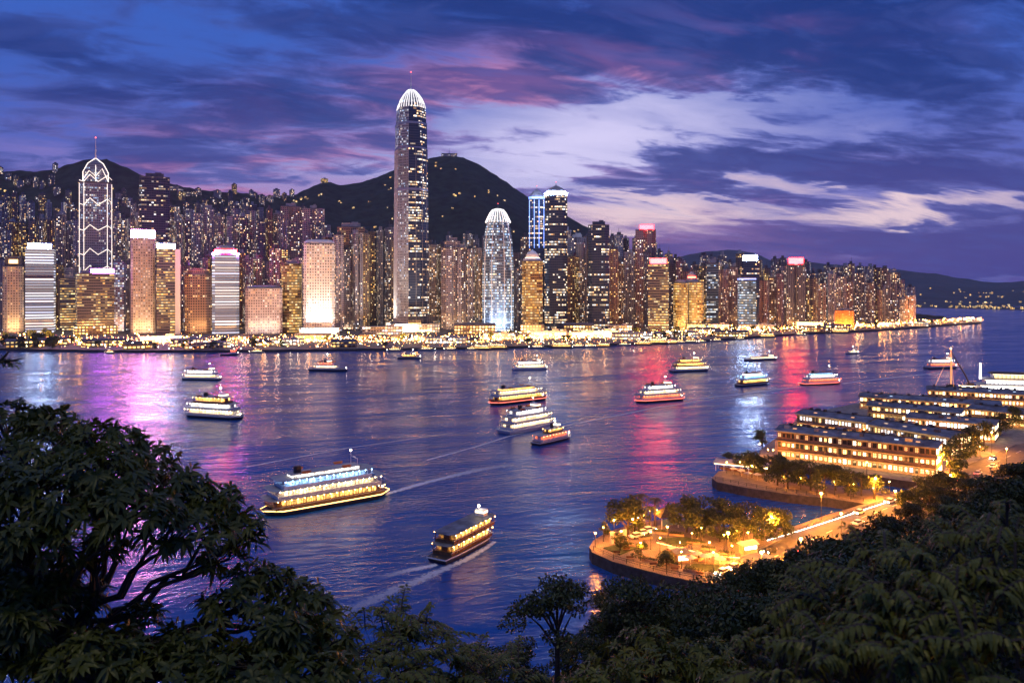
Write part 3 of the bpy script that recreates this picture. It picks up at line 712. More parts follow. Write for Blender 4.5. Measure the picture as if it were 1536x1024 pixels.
t = main('the dark glass tower with a rounded roof box', 882, 914, 338, 'dark glass tower with blocky rooftop standing alone right of the twin towers', M['navy_glass'], Y=1235, D=36, fp='cham', cham=.2); roof_house(t, .6, .6, 6, m='roof')
t = main('the tall tower under an orange-red sign', 953, 984, 345, 'tall dark residential tower crowned by an orange-red lit sign', M['res_rose'], Y=1350, D=32, fp='cross', name='residential_tower'); sign(t, 'sign_redpink', .65, 7, ox=.05); roof_house(t, .6, .5, 5)
t = main('the banded tower under a red sign', 972, 1003, 397, 'dark tower with even gold window bands under a glaring red rooftop sign', M['banded_dim'], Y=1240, D=32); sign(t, 'sign_redpink', .75, 8); roof_house(t, .7, .4, 5)
t = main('the golden domed pair', 1010, 1032, 425, 'left half of a golden floodlit twin block with a shared domed cap', M['gold_band'], Y=1255, D=34, fp='round')
b = MB(); b.loft(fpoly('round', t.W * .9, t.D * .9), [(t.h, 1, 1), (t.h + 4, .9, .9), (t.h + 6, .5, .5)], 0, 0); b.build('rounded_roof', M['roof_light'], t.root); flood(t, 1.0e5, (1, .66, .25))
t = main('the right half of the golden pair', 1033, 1056, 424, 'right half of a golden floodlit twin block beneath a glowing domed cap', M['gold_band'], Y=1255, D=34, fp='round')
b = MB(); b.loft(fpoly('round', t.W * .9, t.D * .8), [(t.h, 1, 1), (t.h + 7, .8, .8), (t.h + 8, .55, .55), (t.h + 14, .48, .48), (t.h + 18, .2, .2)], 0, 0, off=(-t.W * .3, 4)); b.build('domed_cap', M['roof_light'], t.root)
b = MB(); b.loft(fpoly('round', t.W * .56, t.D * .5), [(t.h + 7.5, 1, 1), (t.h + 10, 1, 1)], 0, 0, bottom=True, off=(-t.W * .3, 4)); b.build('cap_lights', M['sign_orange'], t.root); flood(t, 1.2e5, (1, .66, .25)); podium(t, 1.2, 1.1, 10)
t = main('the slim blue-green tower', 1060, 1078, 395, 'slim tower with blue-green floor bands right of the golden pair', M['green_band'], Y=1350, D=26); roof_house(t)
t = main('the pale pink pair', 1085, 1095, 402, 'left one of two slim pink towers beside the tower with a white sign', M['res_rose'], Y=1400, D=24, fp='notch', name='residential_tower'); roof_house(t)
t = main('the right one of the slim pink pair', 1096, 1107, 401, 'right one of two slim pink towers beside the tower with a white sign', M['res_rose'], Y=1400, D=24, fp='notch', name='residential_tower'); roof_house(t)
t = main('the tower with a bluish white sign', 1112, 1139, 392, 'dark blue tower under a glaring bluish white rooftop sign on the right', M['navy_glass'], Y=1370, D=34, fp='cham', cham=.1); sign(t, 'sign_white', .75, 9); roof_house(t, .6, .4, 6)
t = main('the blue-lined banded block', 1106, 1134, 417, 'blue-green banded block edged with a blue roof line in front of the bluish sign tower', M['green_band'], Y=1300, D=32, turn=6)
b = MB(); b.loft(t.poly, [(t.h - 2.5, 1.02, 1.02), (t.h - .5, 1.02, 1.02)], 0, 0, bottom=True); b.build('blue_line', M['line_blue'], t.root)
t = main('the dark tower under a rose-red sign', 1180, 1208, 397, 'dark residential tower under a glaring rose-red rooftop sign on the right', M['res_dark'], Y=1360, D=32, fp='notch', name='residential_tower'); sign(t, 'sign_redpink', .75, 10); roof_house(t, .6, .4, 6)
t = main('the last tall tower of the row', 1329, 1350, 409, 'last tall dark residential tower at the right end of the skyline', M['res_dark'], Y=1480, D=30, fp='cross', name='residential_tower'); roof_house(t)
t = main('the floodlit orange block', 1252, 1281, 466, 'low orange floodlit block near the shore under the right-hand towers', M['orange_block'], Y=1330, D=30, name='low_block', cat='building')
b = MB(); b.box((0, 0, t.h + 2), (t.W * .5, t.D * .5, 3)); b.build('roof_house', M['roof_light'], t.root); flood(t, 2.4e5, (1, .30, .06), 1.0, 10, tilt=60)

# ---------------------------------------------------------------- the crowd of residential towers behind
MAIN.sort(key=lambda q: q.px)
TONE = {'res_beige': 'tan', 'res_mauve': 'mauve-grey', 'res_brown': 'brown', 'res_dark': 'dark', 'res_rose': 'rose-tinted', 'office_glass': 'glassy dark', 'silver_glass': 'silvery'}
ORD = ['first', 'second', 'third', 'fourth', 'fifth', 'sixth', 'seventh', 'eighth', 'ninth', 'tenth', 'eleventh', 'twelfth']
SHORT = [(20, 'the left-edge tower'), (62, 'the striped blue-white tower'), (144, 'the tower with white light outlines'), (214, 'the pink-sign tower'), (252, 'the white-flanked tower'), (338, 'the red-domed striped tower'), (396, 'the wide pinkish block'), (479, 'the bright white gridded tower'), (526, 'the copper-windowed brown tower'), (617, 'the tallest skyscraper'),
         (682, 'the stepped grey tower'), (747, 'the rounded blue-white tower'), (834, 'the taller blue-topped twin tower'), (898, 'the lone dark glass tower'), (968, 'the orange-red sign tower'), (1033, 'the golden domed block'), (1125, 'the bluish sign tower'), (1194, 'the rose-red sign tower'), (1266, 'the orange floodlit block'), (1340, "the skyline's last tall tower")]
def place_label(items, row):
    """ITEMS: [px, tone, tower root]; names each by its row and its order right of the nearest landmark on its left"""
    items.sort(key=lambda q: q[0]); count = {}
    for px, tone, root in items:
        k = max((i for i, (lx, _) in enumerate(SHORT) if lx <= px), default=None)
        count[k] = count.get(k, 0) + 1
        n = ORD[min(count[k] - 1, 11)]
        root['label'] = (f"{tone} tower, {n} right of {SHORT[k][1]} in the {row}" if k is not None else f"{tone} tower, {n} from the left edge in the {row}")
def filler(row, px0, px1, step, top, depth, mats, D=(20, 30), wid=(12, 21), group=None, jitter=13):
    out = []; px = px0
    while px < px1:
        w = R.uniform(*wid); key = R.choice(mats)
        Y = depth(px) + R.uniform(-35, 35)
        yt = lerp(top, px) + R.uniform(-jitter, jitter)
        X = (px - CX) / F * Y
        zb = hill_z(X, Y + 12) - 1
        if zat(yt, Y) - zb > 22:
            t = tower(px - w / 2, px + w / 2, yt, 'x', M[key], Y=Y, D=R.uniform(*D), fp=R.choice(['cross', 'cross', 'notch', 'cham']), turn=R.uniform(-22, 22), name='residential_tower', zb=zb, roof=False, group=group, wallname='wall')
            b = MB(); b.loft(t.poly, [(t.h - .02, .999, .999), (t.h + 1.2, .999, .999)], 0, 0)
            b.box((R.uniform(-.15, .15) * t.W, 0, t.h + 3.5), (t.W * R.uniform(.25, .5), t.D * .4, R.uniform(4, 9)))
            if R.random() < .3: b.tube([(0, 0, t.h), (0, 0, t.h + R.uniform(9, 15))], .3, 4)
            b.build('roof', M[R.choice(['roof', 'roof', 'roof_light'])], t.root)
            out.append([px, TONE[key], t.root])
        px += step * R.uniform(.75, 1.3)
    place_label(out, row); return out
RES = ['res_beige', 'res_mauve', 'res_mauve', 'res_brown', 'res_dark']
TA = [(0, 402), (100, 400), (200, 405), (300, 395), (360, 385), (440, 380), (500, 365), (560, 358), (650, 375), (700, 372), (760, 385), (800, 400), (870, 372), (930, 380), (1000, 400), (1060, 408), (1100, 405), (1200, 412), (1300, 420), (1360, 442), (1400, 466)]
TB = [(0, 334), (60, 328), (100, 324), (180, 335), (250, 322), (300, 322), (360, 322), (430, 320), (500, 347), (560, 352), (650, 360), (720, 360), (780, 368), (860, 350), (910, 362), (960, 365), (1010, 388), (1060, 392), (1100, 388), (1140, 398), (1200, 397), (1260, 402), (1330, 414), (1380, 446)]
RR = RES + ['res_rose', 'res_rose', 'res_brown']
filler('front rank', 4, 560, 13, TA, lambda p: row_y(p) + 85, RES, group='dim towers between the landmarks')
filler('front rank', 648, 905, 13, TA, lambda p: row_y(p) + 85, RES, group='dim towers between the landmarks')
filler('front rank', 918, 1375, 12.5, TA, lambda p: row_y(p) + 85, RR, group='dim towers between the landmarks')
filler('middle rank', 0, 600, 12.5, TB, lambda p: row_y(p) + 205, RES, wid=(11, 17), group='tall residential towers in the middle rank')
filler('middle rank', 640, 1370, 12.5, TB, lambda p: row_y(p) + 205, RR, wid=(10, 16), group='tall residential towers in the middle rank')
# apartment blocks standing on the wooded slope, upper left
TC = [(0, 300), (90, 318), (180, 322), (260, 308), (340, 308), (440, 318), (520, 345)]
filler('slope-foot rank', 2, 520, 11.5, TC, lambda p: row_y(p) + 420, RES, wid=(8, 13), D=(16, 24), group='apartment blocks on the lower slope', jitter=15)
def ridge_row(row, a, c, step, frac, group, hh=(14, 30), mats=RES):
    out = []; px = a
    while px < c:
        D = ridge_d(px); y0 = row_y(px) + 215; Y = y0 + (D - y0) * (frac + R.uniform(-.07, .07)); X = (px - CX) / F * Y
        zb = hill_z(X, Y) - 3; hgt = R.uniform(*hh); key = R.choice(mats); w = R.uniform(7, 12)
        t = tower(px - w / 2, px + w / 2, HY - (zb + hgt - H) / Y * F, 'x', M[key], Y=Y, D=18, fp=R.choice(['cross', 'box']), turn=R.uniform(-25, 25), name='hillside_block', cat='apartment block', zb=zb, roof=False, group=group)
        b = MB(); b.loft(t.poly, [(t.h, .99, .99), (t.h + 1.2, .99, .99)], 0, 0); b.box((0, 0, t.h + 2.5), (t.W * .4, 6, 4)); b.build('roof', M['roof'], t.root)
        out.append([px, TONE[key], t.root]); px += step * R.uniform(.5, 1.5)
    place_label(out, row)
ridge_row('left ridge rank', 0, 88, 10, .93, 'apartment blocks on the left ridge')
ridge_row('ridge rank', 258, 440, 9, .93, 'apartment blocks on the falling ridge', (12, 30))
ridge_row('mid-slope rank', 2, 440, 16, .64, 'apartment blocks on the mid slope', (22, 48))
ridge_row('high-slope rank', 4, 420, 24, .80, 'apartment blocks on the high slope', (12, 26))

# tiny lit houses scattered over the dark hills, nothing tells them apart
house_m = facade('hill_house_wall', (.3, .24, .18), DG, 3.2, 3.4, .7, .6, .85, 2.6, GOLD)
b = MB(); b.loft(fpoly('box', 7, 6), [(0, 1, 1), (6.8, 1, 1)], 0, None); b.loft(fpoly('box', 7.6, 6.6), [(6.7, 1, 1), (9, .2, .5)], 1, 1, bottom=True)
def house_proto():
    return b.build('hill_house', [house_m, M['roof']])
hp = house_proto(); first = True
def put_house(X, Y, z, label, group, s=.62):
    global first
    o = hp if first else hp.copy()
    if not first: COL.objects.link(o)
    first = False
    o.location = (X, Y, z); o.rotation_euler = (0, 0, R.uniform(-.6, .6)); o.scale = (s * R.uniform(.8, 1.6), s, s * R.uniform(.8, 1.4)); tag(o, label, 'house', group)
def inside_hill(px):
    D = ridge_d(px); y0 = row_y(px) + 215; return y0, D
for i in range(84):
    px = R.choice([R.uniform(440, 590), R.uniform(648, 880), R.uniform(0, 440)]); y0, D = inside_hill(px)
    fr = (.62 + .10 * sin(px * .021), .84 + .07 * sin(px * .03 + 1), R.uniform(.4, .98))[i % 3] + R.gauss(0, .012); Y = y0 + (D - y0) * min(.985, fr); X = (px - CX) / F * Y
    put_house(X, Y, hill_z(X, Y) - 1.2, 'tiny lit house scattered on the dark wooded hill behind the towers', 'lit houses on the dark hill')
for i in range(90):
    px = R.choice([R.uniform(1375, 1545), R.gauss(1475, 22)]) if R.random() < .85 else R.uniform(1260, 1420); y0 = lerp([(860, 3000), (1400, 2720), (1536, 2450), (2100, 2200)], px)
    Y = y0 + (R.random() ** 1.5) * (2400 if i % 3 else 300) + 14; X = (px - CX) / F * Y
    put_house(X, Y, far_z(X, Y) - 1, 'tiny lit building on the far shore below the distant right-hand hills', 'lit buildings on the distant shore', .85)
# houses and the aerial on the summit
t = tower(662, 686, 230.5, 'pale lit station building with an aerial on the summit behind the tallest skyscraper', M['res_beige'], Y=2780, D=14, name='summit_station', cat='building', zb=zat(235, 2780))
b = MB(); b.tube([(0, 0, t.h), (0, 0, t.h + 22)], [.9, .3], 5); b.build('aerial', M['steel'], t.root)
t = tower(481, 492, 268.5, 'small lit lookout building on the left shoulder of the dark mountain', M['gold_band'], Y=2480, D=14, name='lookout_building', cat='building', zb=zat(273.5, 2480)); roof_house(t, .4, .5, 3)
# ---------------------------------------------------------------- foliage builders
def leaf_quads(rng, P, up, L, W, droop=.25):
    """one folded diamond leaf at each point of P, roughly facing UP"""
    n = len(P); d = rng.normal(size=(n, 3)); d[:, 2] -= droop
    d /= np.linalg.norm(d, axis=1)[:, None]
    s = np.cross(d, up + rng.normal(size=(n, 3)) * .6); s /= np.linalg.norm(s, axis=1)[:, None] + 1e-6
    nn = np.cross(s, d); l = (L * rng.uniform(.6, 1.3, n))[:, None]; w = (W * rng.uniform(.7, 1.2, n))[:, None]
    a = P; b = P + d * l * .5 + s * w * .5 - nn * w * .2; c = P + d * l - nn * l * .15; e = P + d * l * .5 - s * w * .5 - nn * w * .2
    V = np.stack([a, b, c, e], 1).reshape(-1, 3); Q = np.arange(4 * n).reshape(-1, 4)
    return V, Q
def crown_points(rng, clumps, per):
    P, U = [], []
    for (c, r) in clumps:
        n = int(per * (r[0] * r[1] + r[0] * r[2]))
        d = rng.normal(size=(n, 3)); d /= np.linalg.norm(d, axis=1)[:, None]
        rad = rng.uniform(.55, 1.0, n) ** .6
        q = d * rad[:, None] * np.array(r); q[:, 2] = np.where(q[:, 2] < -.45 * r[2], -.45 * r[2] + .2 * q[:, 2], q[:, 2])
        P.append(q + np.array(c)); U.append(d + np.array([0, 0, .6]))
    return np.concatenate(P), np.concatenate(U)
def tree_meshes(seed, ht, cr, nclump, per, L, W, lm, flat=.6, base=.35, wide=1.0):
    """a tapered trunk with limbs and a crown of leaf clumps; returns (trunk mesh, crown mesh) around the origin"""
    rng = np.random.default_rng(seed); clumps = []
    for i in range(nclump):
        a = rng.uniform(0, 2 * pi); q = rng.uniform(.15, 1.0) ** .6; z = rng.uniform(base, 1.0)
        sp = cr * wide * (1 - .75 * abs((z - base) / (1 - base) - .35)) * q
        r = cr * rng.uniform(.26, .44)
        clumps.append(((cos(a) * sp, sin(a) * sp, ht * z - r * flat * .8), (r, r, r * flat)))
    clumps.append(((0, 0, ht - cr * .3), (cr * .4, cr * .4, cr * .3)))
    P, U = crown_points(rng, clumps, per); V, Q = leaf_quads(rng, P, U, L, W)
    m = MB(); tr = ht * .022 + .03
    lean = rng.normal(size=2) * .03 * ht
    m.tube([(0, 0, -1.5), (lean[0] * .3, lean[1] * .3, ht * .25), (lean[0], lean[1], ht * .55), (lean[0] * .6, lean[1] * .6, ht * .88)], [tr * 1.4, tr, tr * .65, tr * .2], 7)
    for c, r in clumps[:12]:
        z0 = max(.2 * ht, min(.7 * ht, c[2] - .25 * ht)); f = z0 / ht
        m.tube([(lean[0] * f, lean[1] * f, z0), (c[0] * .45, c[1] * .45, z0 + (c[2] - z0) * .6), (c[0] * .9, c[1] * .9, c[2])], [tr * .5, tr * .32, tr * .1], 5)
    return m, V, Q
def tree_proto(name, label, group, seed, ht, cr, nclump, per, L, W, lm, **k):
    root = thing(name, (0, 0, 0), label, 'tree', group)
    m, V, Q = tree_meshes(seed, ht, cr, nclump, per, L, W, lm, **k)
    m.build('trunk', M['bark'], root); np_mesh('crown', V, Q, M[lm], root); root['_ht'] = ht; return root
class Kind:
    """a kind of thing: the first use moves the prototype, later uses copy it with its parts"""
    def __init__(s, protos): s.p = protos; s.used = [False] * len(protos)
    def put(s, i, loc, rz=0, sc=1.0, label=None, group=None):
        i %= len(s.p)
        o = s.p[i] if not s.used[i] else copy_tree(s.p[i]); s.used[i] = True
        o.location = loc; o.rotation_euler = (0, 0, rz); o.scale = (sc, sc, sc) if not isinstance(sc, tuple) else sc
        if label: o['label'] = label
        if group: o['group'] = group
        return o

# ---------------------------------------------------------------- far waterfront
lowk = [('market_hall', 'low gold market hall', 'shop', 9, (34, 60)), ('ferry_terminal', 'low white-lit terminal', 'shop_white', 11, (40, 70)), ('pavilion', 'small glowing pavilion', 'shop', 6, (16, 28))]
near_lm = lambda px: min(MAIN, key=lambda q: abs(q.px - px)).short
cnt = {}
def low_building(px, Y, w, h, kind, label, d=16, turn=0):
    az = atan2(px - CX, F)
    root = thing(kind[0], ((px - CX) / F * Y, Y, 2.6), label, 'building', 'low lit buildings along the far waterfront', -az + radians(turn))
    b = MB(); b.loft(fpoly('box', w, d), [(0, 1, 1), (h, 1, 1)], 0, None); b.build('wall', M[kind[2]], root)
    r = MB()
    if kind[0] == 'market_hall': r.loft(fpoly('box', w + 1.6, d + 1.6), [(h - .02, 1, 1), (h + .5, 1, 1), (h + 3.2, .96, .1)], 0, 0, bottom=True)
    elif kind[0] == 'pavilion': r.loft(fpoly('box', w + 1.2, d + 1.2), [(h - .02, 1, 1), (h + .4, 1, 1), (h + 3.6, .25, .25)], 0, 0, bottom=True)
    else: r.loft(fpoly('box', w + 2, d + 2), [(h - .02, 1, 1), (h + .9, 1, 1)], 0, 0, bottom=True); r.box((w * .2, 0, h + 2), (w * .2, d * .4, 2.4))
    r.build('roof', M['roof_light' if kind[0] == 'ferry_terminal' else 'roof'], root)
    if kind[0] != 'pavilion':
        c = MB(); c.box((0, -d / 2 - 1.4, 3.2), (w * .96, 2.8, .35))
        for i in range(6): c.tube([((i / 5 - .5) * w * .9, -d / 2 - 2.5, 0), ((i / 5 - .5) * w * .9, -d / 2 - 2.5, 3)], .18, 4)
        c.build('awning', M['roof_light'], root)
    return root
special = [(574, 76, 'ferry_terminal', 'long white-lit hall at the foot of the tallest skyscraper', 1165, 58), (1078, 24, 'ferry_terminal', 'small glaring white hall right of the golden twin block', 1230, 30), (712, 62, 'market_hall', 'long amber-lit hall between the stepped grey tower and the rounded blue-white tower', 1180, 60),
           (868, 40, 'market_hall', 'brown podium hall with amber front right of the twin blue-topped towers', 1185, 44), (930, 34, 'ferry_terminal', 'dim flat hall below the lone dark glass tower on its right', 1200, 36), (1215, 44, 'ferry_terminal', 'pale stacked hall left of the orange floodlit block', 1310, 40)]
for px, w, kn, lab, Y, wm in special: low_building(px, Y, wm, 11 if kn == 'ferry_terminal' else 13, next(k for k in lowk if k[0] == kn), lab)
SEQ = {}
for i in range(36):
    px = 6 + i * 39 + R.uniform(-8, 8)
    if px > 1400: break
    kd = R.choice(lowk); Y = shore_y(px) + R.choice([22, 26, 62, 66, 130, 138, 175]); k = max((j for j, (lx, _) in enumerate(SHORT) if lx <= px), default=0)
    key = (kd[0], k); SEQ[key] = SEQ.get(key, 0) + 1
    low_building(px, Y, R.uniform(*kd[4]) * .8, kd[3] * R.uniform(.55, .85), kd, f"{kd[1]}, {ORD[SEQ[key] - 1]} of its kind right of {SHORT[k][1]}", d=R.uniform(10, 16), turn=R.uniform(-6, 6))

# street lamps: post and head, one mesh each of two materials is too small to part
def lamp_proto(name, label, group, m, hh, r, cat='street lamp'):
    root = thing(name, (0, 0, 0), label, cat, group)
    b = MB(); b.tube([(0, 0, 0), (0, 0, hh), (.5, 0, hh + .35)], [.14, .09, .07], 5); b.build('post', M['dark_metal'], root)
    b = MB(); b.ball((.55, 0, hh + .3), r, 0, 6, 4); b.build('lamp_head', M[m], root)
    return root
orange = Kind([lamp_proto('street_lamp', 'tiny orange street lamp among the lights along the far waterfront', 'orange street lamps on the far waterfront', 'lamp_orange', 7.5, .62)])
white = Kind([lamp_proto('street_lamp', 'tiny white lamp among the lights along the far waterfront', 'white lamps on the far waterfront', 'lamp_white', 6.0, .55)])
for i in range(205):
    px = R.uniform(-10, 1470) if i % 4 else R.uniform(1060, 1472); Y = shore_y(px) + (R.uniform(5, 9) if R.random() < .35 else R.uniform(10, 190) if px < 1350 else R.uniform(6, 110))
    X = (px - CX) / F * Y
    orange.put(0, (X, Y, 2.62), R.uniform(0, 6.3))
for i in range(72):
    px = R.uniform(120, 1460); Y = shore_y(px) + R.uniform(5, 120); white.put(0, ((px - CX) / F * Y, Y, 2.62), R.uniform(0, 6.3))

# the uncountable glitter of the waterfront: stalls, festoons, traffic
gm = [M['lamp_orange'], M['lamp_white'], lamp('glitter_gold', (1, .55, .16), 22, False), lamp('glitter_red', (1, .10, .04), 12, False), lamp('glitter_amber', (1, .30, .04), 14, False)]
b = MB()
for i in range(3600):
    px = R.uniform(0, 1475); dep = R.uniform(3, 200) * (1 if px < 1300 else .55); Y = shore_y(px) + dep; X = (px - CX) / F * Y
    if R.random() < .45: dep = 0
    r = R.uniform(.16, .48); z = 2.6 + R.choice([R.uniform(.8, 3), R.uniform(2, 7)]); mi = R.choices(range(5), (1, 1, 5, .7, 4))[0]
    if dep == 0: Y = shore_y(px) + R.gauss(100, 12); X = (px - CX) / F * Y
    P = [(X + r, Y, z), (X, Y + r, z), (X - r, Y, z), (X, Y - r, z)]
    for k in range(4): b.face([P[k], P[(k + 1) % 4], (X, Y, z + r)], mi); b.face([P[(k + 1) % 4], P[k], (X, Y, z - r)], mi)
tag(b.build('waterfront_lights', gm), kind='stuff')

# round trees on the promenade
pt = Kind([tree_proto('promenade_tree', 'small dark round tree on the far promenade', 'dark trees along the far promenade', 90 + i, 9, 5.2, 9, 9, 1.3, .9, 'leaf_park', base=.3) for i in range(3)])
for i in range(80):
    px = R.uniform(-4, 130) if i < 18 else R.uniform(130, 1400); Y = shore_y(px) + R.choice([14, 38, 52, 78, 125, 150]) + R.uniform(-6, 6)
    pt.put(i, ((px - CX) / F * Y, Y, 2.6), R.uniform(0, 6), R.uniform(.7, 1.2) * (1.35 if i < 18 else 1))

# unseen area lights added for the glow of the lit waterfront on the lower storeys
for i in range(15):
    px = 20 + i * 98; Y = shore_y(px) + 110
    ld = bpy.data.lights.new('street_glow', 'AREA'); ld.shape = 'RECTANGLE'; ld.size = 80; ld.size_y = 6; ld.energy = 1.5e5; ld.color = (1, .42, .11)
    o = bpy.data.objects.new('street_glow', ld); COL.objects.link(o); o.location = ((px - CX) / F * Y, Y, 9); o.rotation_euler = (radians(122), 0, -atan2(px - CX, F))

# ---------------------------------------------------------------- boats
M['glow_dimorange'] = mat('orange_plastic', (.55, .16, .03), .45)
for k_, c_ in (('gold', (1, .50, .12)), ('warm', (1, .66, .32)), ('white', (1, .92, .82)), ('blue', (.30, .55, 1)), ('red', (1, .16, .06))): M['bulb_' + k_] = lamp('deck_bulb_' + k_, c_, 55)
M['hull_grey'] = mat('hull_grey', (.20, .21, .24), .4)
def hull_secs(L, B, fb, bow=.28, stern=.85):
    """plan outline of a hull, bow towards +x"""
    pts = []; n = 9
    for i in range(n + 1):
        f = i / n; x = -L / 2 + f * L
        w = B / 2 * (min(1, stern + f * (1 - stern) * 4) if f < .25 else 1.0 if f < 1 - bow else max(.02, 1 - ((f - 1 + bow) / bow) ** 2))
        pts.append((x, w))
    return [(x, -w) for x, w in pts] + [(x, w) for x, w in reversed(pts)]
def boat(name, label, L, B, fb, decks, hull='hull_dark', trim='white_paint', roofm='roof_light', group=None, cat='boat', loc=(0, 0, 0), rz=0.0, mast_h=5.0, funnel=True, top_band=None, strip=None, double=False):
    """decks: list of (start, end, width, height, glow material) as fractions of the length; open sides, posts, lit ceilings"""
    root = thing(name, loc, label, cat, group, rz)
    P = hull_secs(L, B, fb)
    if double: P = [(x, (B / 2 if y > 0 else -B / 2) * (1 - .75 * max(0, (abs(x) / (L / 2) - .72) / .28) ** 2)) for x, y in P]
    h = MB(); h.loft(P, [(-.6, .90, .70), (.3, .96, .90), (fb, 1.0, 1.0)], 0, None); h.loft(P, [(fb, 1, 1), (fb + .02, .985, .97)], 0, 0); hu = h.build('hull', M[hull], root)
    t = MB(); t.loft(P, [(fb - .35, 1.012, 1.02), (fb + .05, 1.015, 1.03)], 0, None, bottom=True); t.build('rubbing_strake', M[strip or trim], hu)
    z = fb + .03
    for (a, c, w, hh, gm) in decks:
        x0, x1 = -L / 2 + a * L, -L / 2 + c * L; xc, ln = (x0 + x1) / 2, x1 - x0; bw = B * w
        dk = MB()
        dk.box((xc, 0, z + hh * .17), (ln * .94, bw * .90, hh * .34)); dk.box((xc, 0, z + hh * .5), (ln * .86, bw * .30, hh - .1))
        n = max(5, int(ln / 1.7))
        for i in range(n + 1):
            for s in (-1, 1): dk.box((x0 + ln * (.03 + .94 * i / n), s * bw * .46, z + hh * .5), (.16, .16, hh))
        d = dk.build('deck_house', M['wood' if gm in ('glow_gold',) else trim], root)
        g = MB(); g.box((xc, 0, z + hh * .62), (ln * .80, bw * .80, hh * .42)); g.build('lit_saloon', M[gm.replace('glow_', 'in_')], d)
        r = MB(); PR = fpoly('cham', ln * 1.04, bw * 1.04, .18); r.loft(PR, [(z + hh, 1, 1), (z + hh + .16, 1.01, 1.02), (z + hh + .22, .98, .96)], 0, 0, bottom=True, off=(xc, 0)); r.build('deck_roof', M[roofm], d)
        rl = MB()
        for s in (-1, 1):
            rl.tube([(x0, s * bw * .5, z + 1.0), (x1, s * bw * .5, z + 1.0)], .05, 4)
        rl.build('railing', M['white_paint'], d)
        e = MB()
        for s in (-1, 1):
            for i in range(max(4, int(ln / 2.2))): e.ball((x0 + ln * (.04 + .92 * i / (max(4, int(ln / 2.2)) - 1)), s * bw * .525, z + hh - .10), .13, 0, 6, 4)
        e.build('deck_lights', M['bulb_' + gm[5:]], d)
        z += hh + .22
    if top_band:
        g = MB(); g.box((xc, 0, z + .45), (ln * .72, bw * .5, .9)); g.build('top_cabin', M[top_band.replace('glow_', 'in_')], root)
        g = MB(); g.box((xc, 0, z + 1.0), (ln * .76, bw * .56, .18)); g.build('top_cabin_roof', M[roofm], root)
        z += 1.0
    wh = MB(); wx = -L / 2 + decks[-1][1] * L - L * .10
    if not top_band:
        wh.box((wx, 0, z + .9), (L * .08, B * .4, 1.8)); w_ = wh.build('wheelhouse', M[trim], root)
        g = MB(); g.box((wx, 0, z + 1.15), (L * .082, B * .405, .6)); g.build('wheelhouse_window', M['glow_warm'], w_)
    if funnel:
        f = MB(); fx = -L / 2 + decks[-1][0] * L + L * .16; f.loft(fpoly('round', L * .05, B * .16), [(z - .1, 1.1, 1.1), (z + 2.2, 1, 1)], 0, 0, off=(fx, 0)); f.build('funnel', M['dark_metal'], root)
    if L > 28:
        for s in (-1, 1):
            for k in (.3, .62):
                q = MB(); lx = -L / 2 + L * k; q.loft(hull_secs(3.4, 1.2, 1), [(z + .25, .8, .5), (z + .8, 1, 1), (z + 1.0, .9, .8)], 0, 0, bottom=True, off=(lx, s * B * .30)); q.build('lifeboat', M['glow_dimorange'], root)
        q = MB(); q.tube([(wx - 1, -B * .22, z), (wx - 1, -B * .22, z + 2.4), (wx - 1, B * .22, z + 2.4), (wx - 1, B * .22, z)], .09, 5); q.box((wx - 1, 0, z + 2.65), (.3, 1.6, .18)); q.build('radar_arch', M['white_paint'], root)
    m = MB(); mx = wx - L * .05; m.tube([(mx, 0, z - .2), (mx, 0, z + mast_h)], [.12, .05], 5); m.tube([(mx, -1, z + mast_h * .7), (mx, 1, z + mast_h * .7)], .05, 4); mm = m.build('mast', M['white_paint'], root)
    l = MB(); l.ball((mx, 0, z + mast_h), .28, 0, 6, 4); l.ball((L * .46, 0, fb + 1.0), .25, 0, 6, 4); l.build('navigation_light', M['lamp_white'], mm)
    return root
def on_water(px, py): 
    p = ground(px, py, 0.0); return p
def sail(name, label, p0, p1, width, **k):
    """a boat whose waterline runs from photo point p0 (stern) to p1 (bow) on the water"""
    a, b = on_water(*p0), on_water(*p1); d = b - a
    L = k.pop('L', d.length)
    return boat(name, label, L, width, loc=((a + b) / 2), rz=atan2(d.y, d.x), **k)
G = 'ferries and cruisers out in the harbour'
two = lambda g1, g2, h=2.5: [(.06, .93, .92, h, g1), (.12, .84, .84, h, g2)]
three = lambda g1, g2, g3, h=2.4: [(.04, .94, .94, h, g1), (.08, .88, .88, h, g2), (.18, .76, .78, h, g3)]
sail('harbour_ferry', 'large near ferry with blue-white upper deck and gold lower deck, left of the wake', (400, 772), (575, 741), 11, L=44, fb=1.9, decks=[(.03, .95, .95, 3.0, 'glow_gold'), (.05, .92, .92, 2.7, 'glow_warm'), (.10, .84, .84, 2.6, 'glow_blue')], hull='hull_dark', group=G, top_band='glow_white', strip='glow_gold', double=True, cat='ferry')
e_ = sail('pleasure_boat', 'nearest wooden two-deck pleasure boat with a grey roof and golden lit decks', (660, 843), (730, 806), 7.0, L=27, fb=1.6, decks=[(.08, .88, .92, 2.6, 'glow_gold'), (.12, .93, .92, 2.5, 'glow_gold')], hull='hull_dark', roofm='roof_slate', group=G, mast_h=3.0, funnel=False)
sail('harbour_ferry', 'three-deck yellow-lit ferry on the left below the small white one', (277, 623), (368, 629), 11, fb=1.8, L=37, decks=three('glow_warm', 'glow_white', 'glow_gold', 3.0), group=G, cat='ferry', double=True)
sail('harbour_ferry', 'small white and warm lit ferry on the violet reflection at far left', (273, 569), (333, 570), 10, fb=1.6, decks=two('glow_warm', 'glow_white', 2.8), hull='hull_green', group=G, cat='ferry', double=True)
